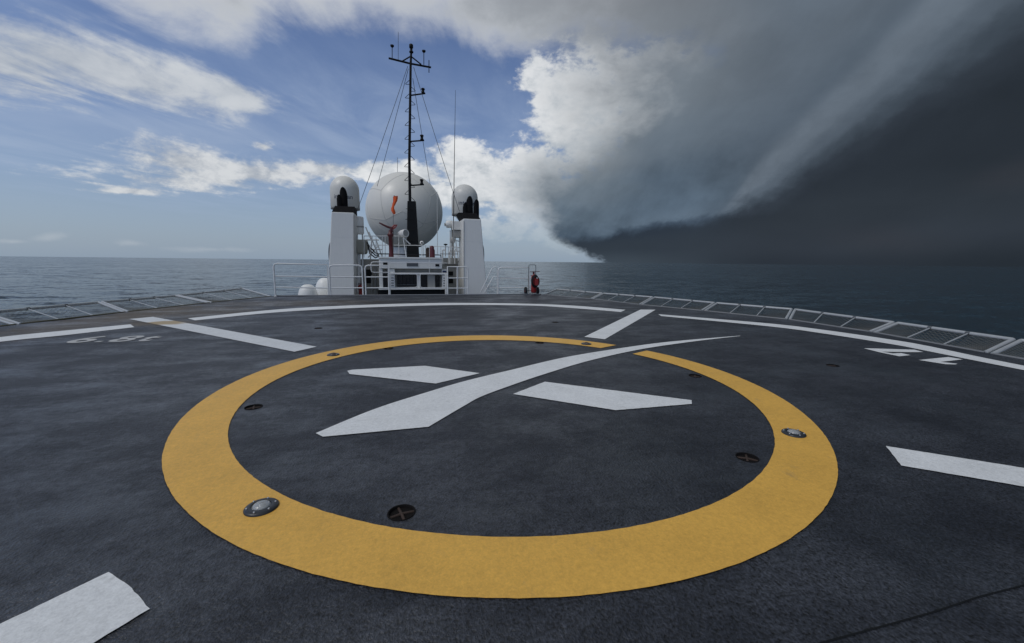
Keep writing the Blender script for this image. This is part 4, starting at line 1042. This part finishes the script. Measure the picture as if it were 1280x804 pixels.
part('pole', MB().tube([P(562.6, 330, ygr+.3), P(562.8, 288, ygr+.3)], .028, 8), 'white2', t)
part('pole', MB().tube([P(577.2, 330, ygr+.3), P(577.2, 296, ygr+.3)], .05, 10), 'grey', t)
for v in (300, 308, 313): part('strut', MB().tube([P(562.6, v, ygr+.3), P(577.2, v+2, ygr+.3)], .022, 6), 'white2', t)
part('strut', MB().tube([P(569, 296, ygr+.3), P(573, 326, ygr+.3)], .022, 6), 'white2', t)
part('fitting', MB().lathe(P(566, 301, ygr+.1), [(.05, -.12), (.10, -.08), (.10, .1), (.04, .16)], 14), 'grey', t)
t = thing('sensor_mushroom', P(557, 318, ygr-.2), 'small dark mushroom sensor on the rail right of the radome', 'sensor')
part('head', MB().lathe(P(557, 306, ygr-.2), [(.02, -.04), (.09, .0), (.09, .03), (.0, .05)], 14), 'black', t)
part('stem', MB().tube([P(557, 320, ygr-.2), P(557, 306.6, ygr-.2)], .016, 6), 'grey', t)
for k, u in enumerate((553.2, 561.2, 568.4, 575.0)):
    single('vent_pipe', MB().tube([P(u, 330, ygr+.5), P(u, 313.6+k % 2*2, ygr+.5), P(u+.8, 312+k % 2*2, ygr+.5), P(u+2.2, 312.4+k % 2*2, ygr+.5), P(u+2.4, 314+k % 2*2, ygr+.5)], .035, 8), 'white2', P(u, 330, ygr+.5),
           ['bent white vent pipe nearest the control house at right', 'second bent white vent pipe right of the control house', 'third bent white vent pipe right of the control house', 'bent white vent pipe nearest the right funnel tower'][k], 'vent', 'bent vent pipes right of the control house')
t = thing('side_house', P(566, 378, ygr+.8), 'grey bulkhead with dark openings between the control house and the right tower', 'bulkhead')
w_ = part('wall', pbox(MB(), 552, 322.6, 581, 380, ygr+.8, .7), 'grey', t)
pb('window', 560.8, 339.4, 566.4, 344.6, 'black', ygr+.77, .04, w_); pb('window', 560.8, 346.4, 566.4, 354.2, 'black', ygr+.77, .04, w_)
for u in (573.6, 576.4, 578.6): part('pipe', MB().tube([P(u, 326+u % 3*3, ygr+.7), P(u, 378, ygr+.7)], .035, 8), 'white2' if u < 577 else 'dgrey', t)
part('pipe', MB().tube([P(556, 331, ygr+.74), P(578, 331.4, ygr+.74)], .025, 8), 'dgrey', t)

# covered life raft canisters on the left, beyond the deck edge
def raft(u0, u1, vt, vb, ys, lb):
    x0, x1, z0, z1 = rect(u0, vt, u1, vb, ys); cx = (x0+x1)/2; r = (x1-x0)/2; t = thing('life_raft', (cx, ys, z0-.3), lb, 'life raft', 'white life raft covers left of the left tower')
    h_ = z1-z0; n_ = 28; mb = MB(); prof = []
    for j in range(13):
        a_ = math.pi/2*j/12; prof.append((r*math.cos(a_)**.72, -.3 + (h_+.3)*math.sin(a_)**.9))
    mb.lathe((cx, ys, z0), prof, n_)
    part('cover', mb, 'white', t)
    part('plate', MB().box(cx-.06, cx+.05, ys-r*.80, ys-r*.70, z0+h_*.42, z0+h_*.50), 'dgrey', t)
    part('cradle', MB().tube([(cx-r*.8, ys-r*.5, z0-.28), (cx+r*.8, ys-r*.5, z0-.28)], .04, 8).box(cx-r*.7, cx+r*.7, ys-r*.5, ys+r*.5, -3.0, z0-.25), 'grey', t)
raft(371.5, 398, 355.6, 369.6, YT+.3, 'lower and smaller white life raft cover behind the long railing')
raft(392.5, 420, 347.4, 368.6, YT+1.4, 'taller white life raft cover touching the left funnel tower')
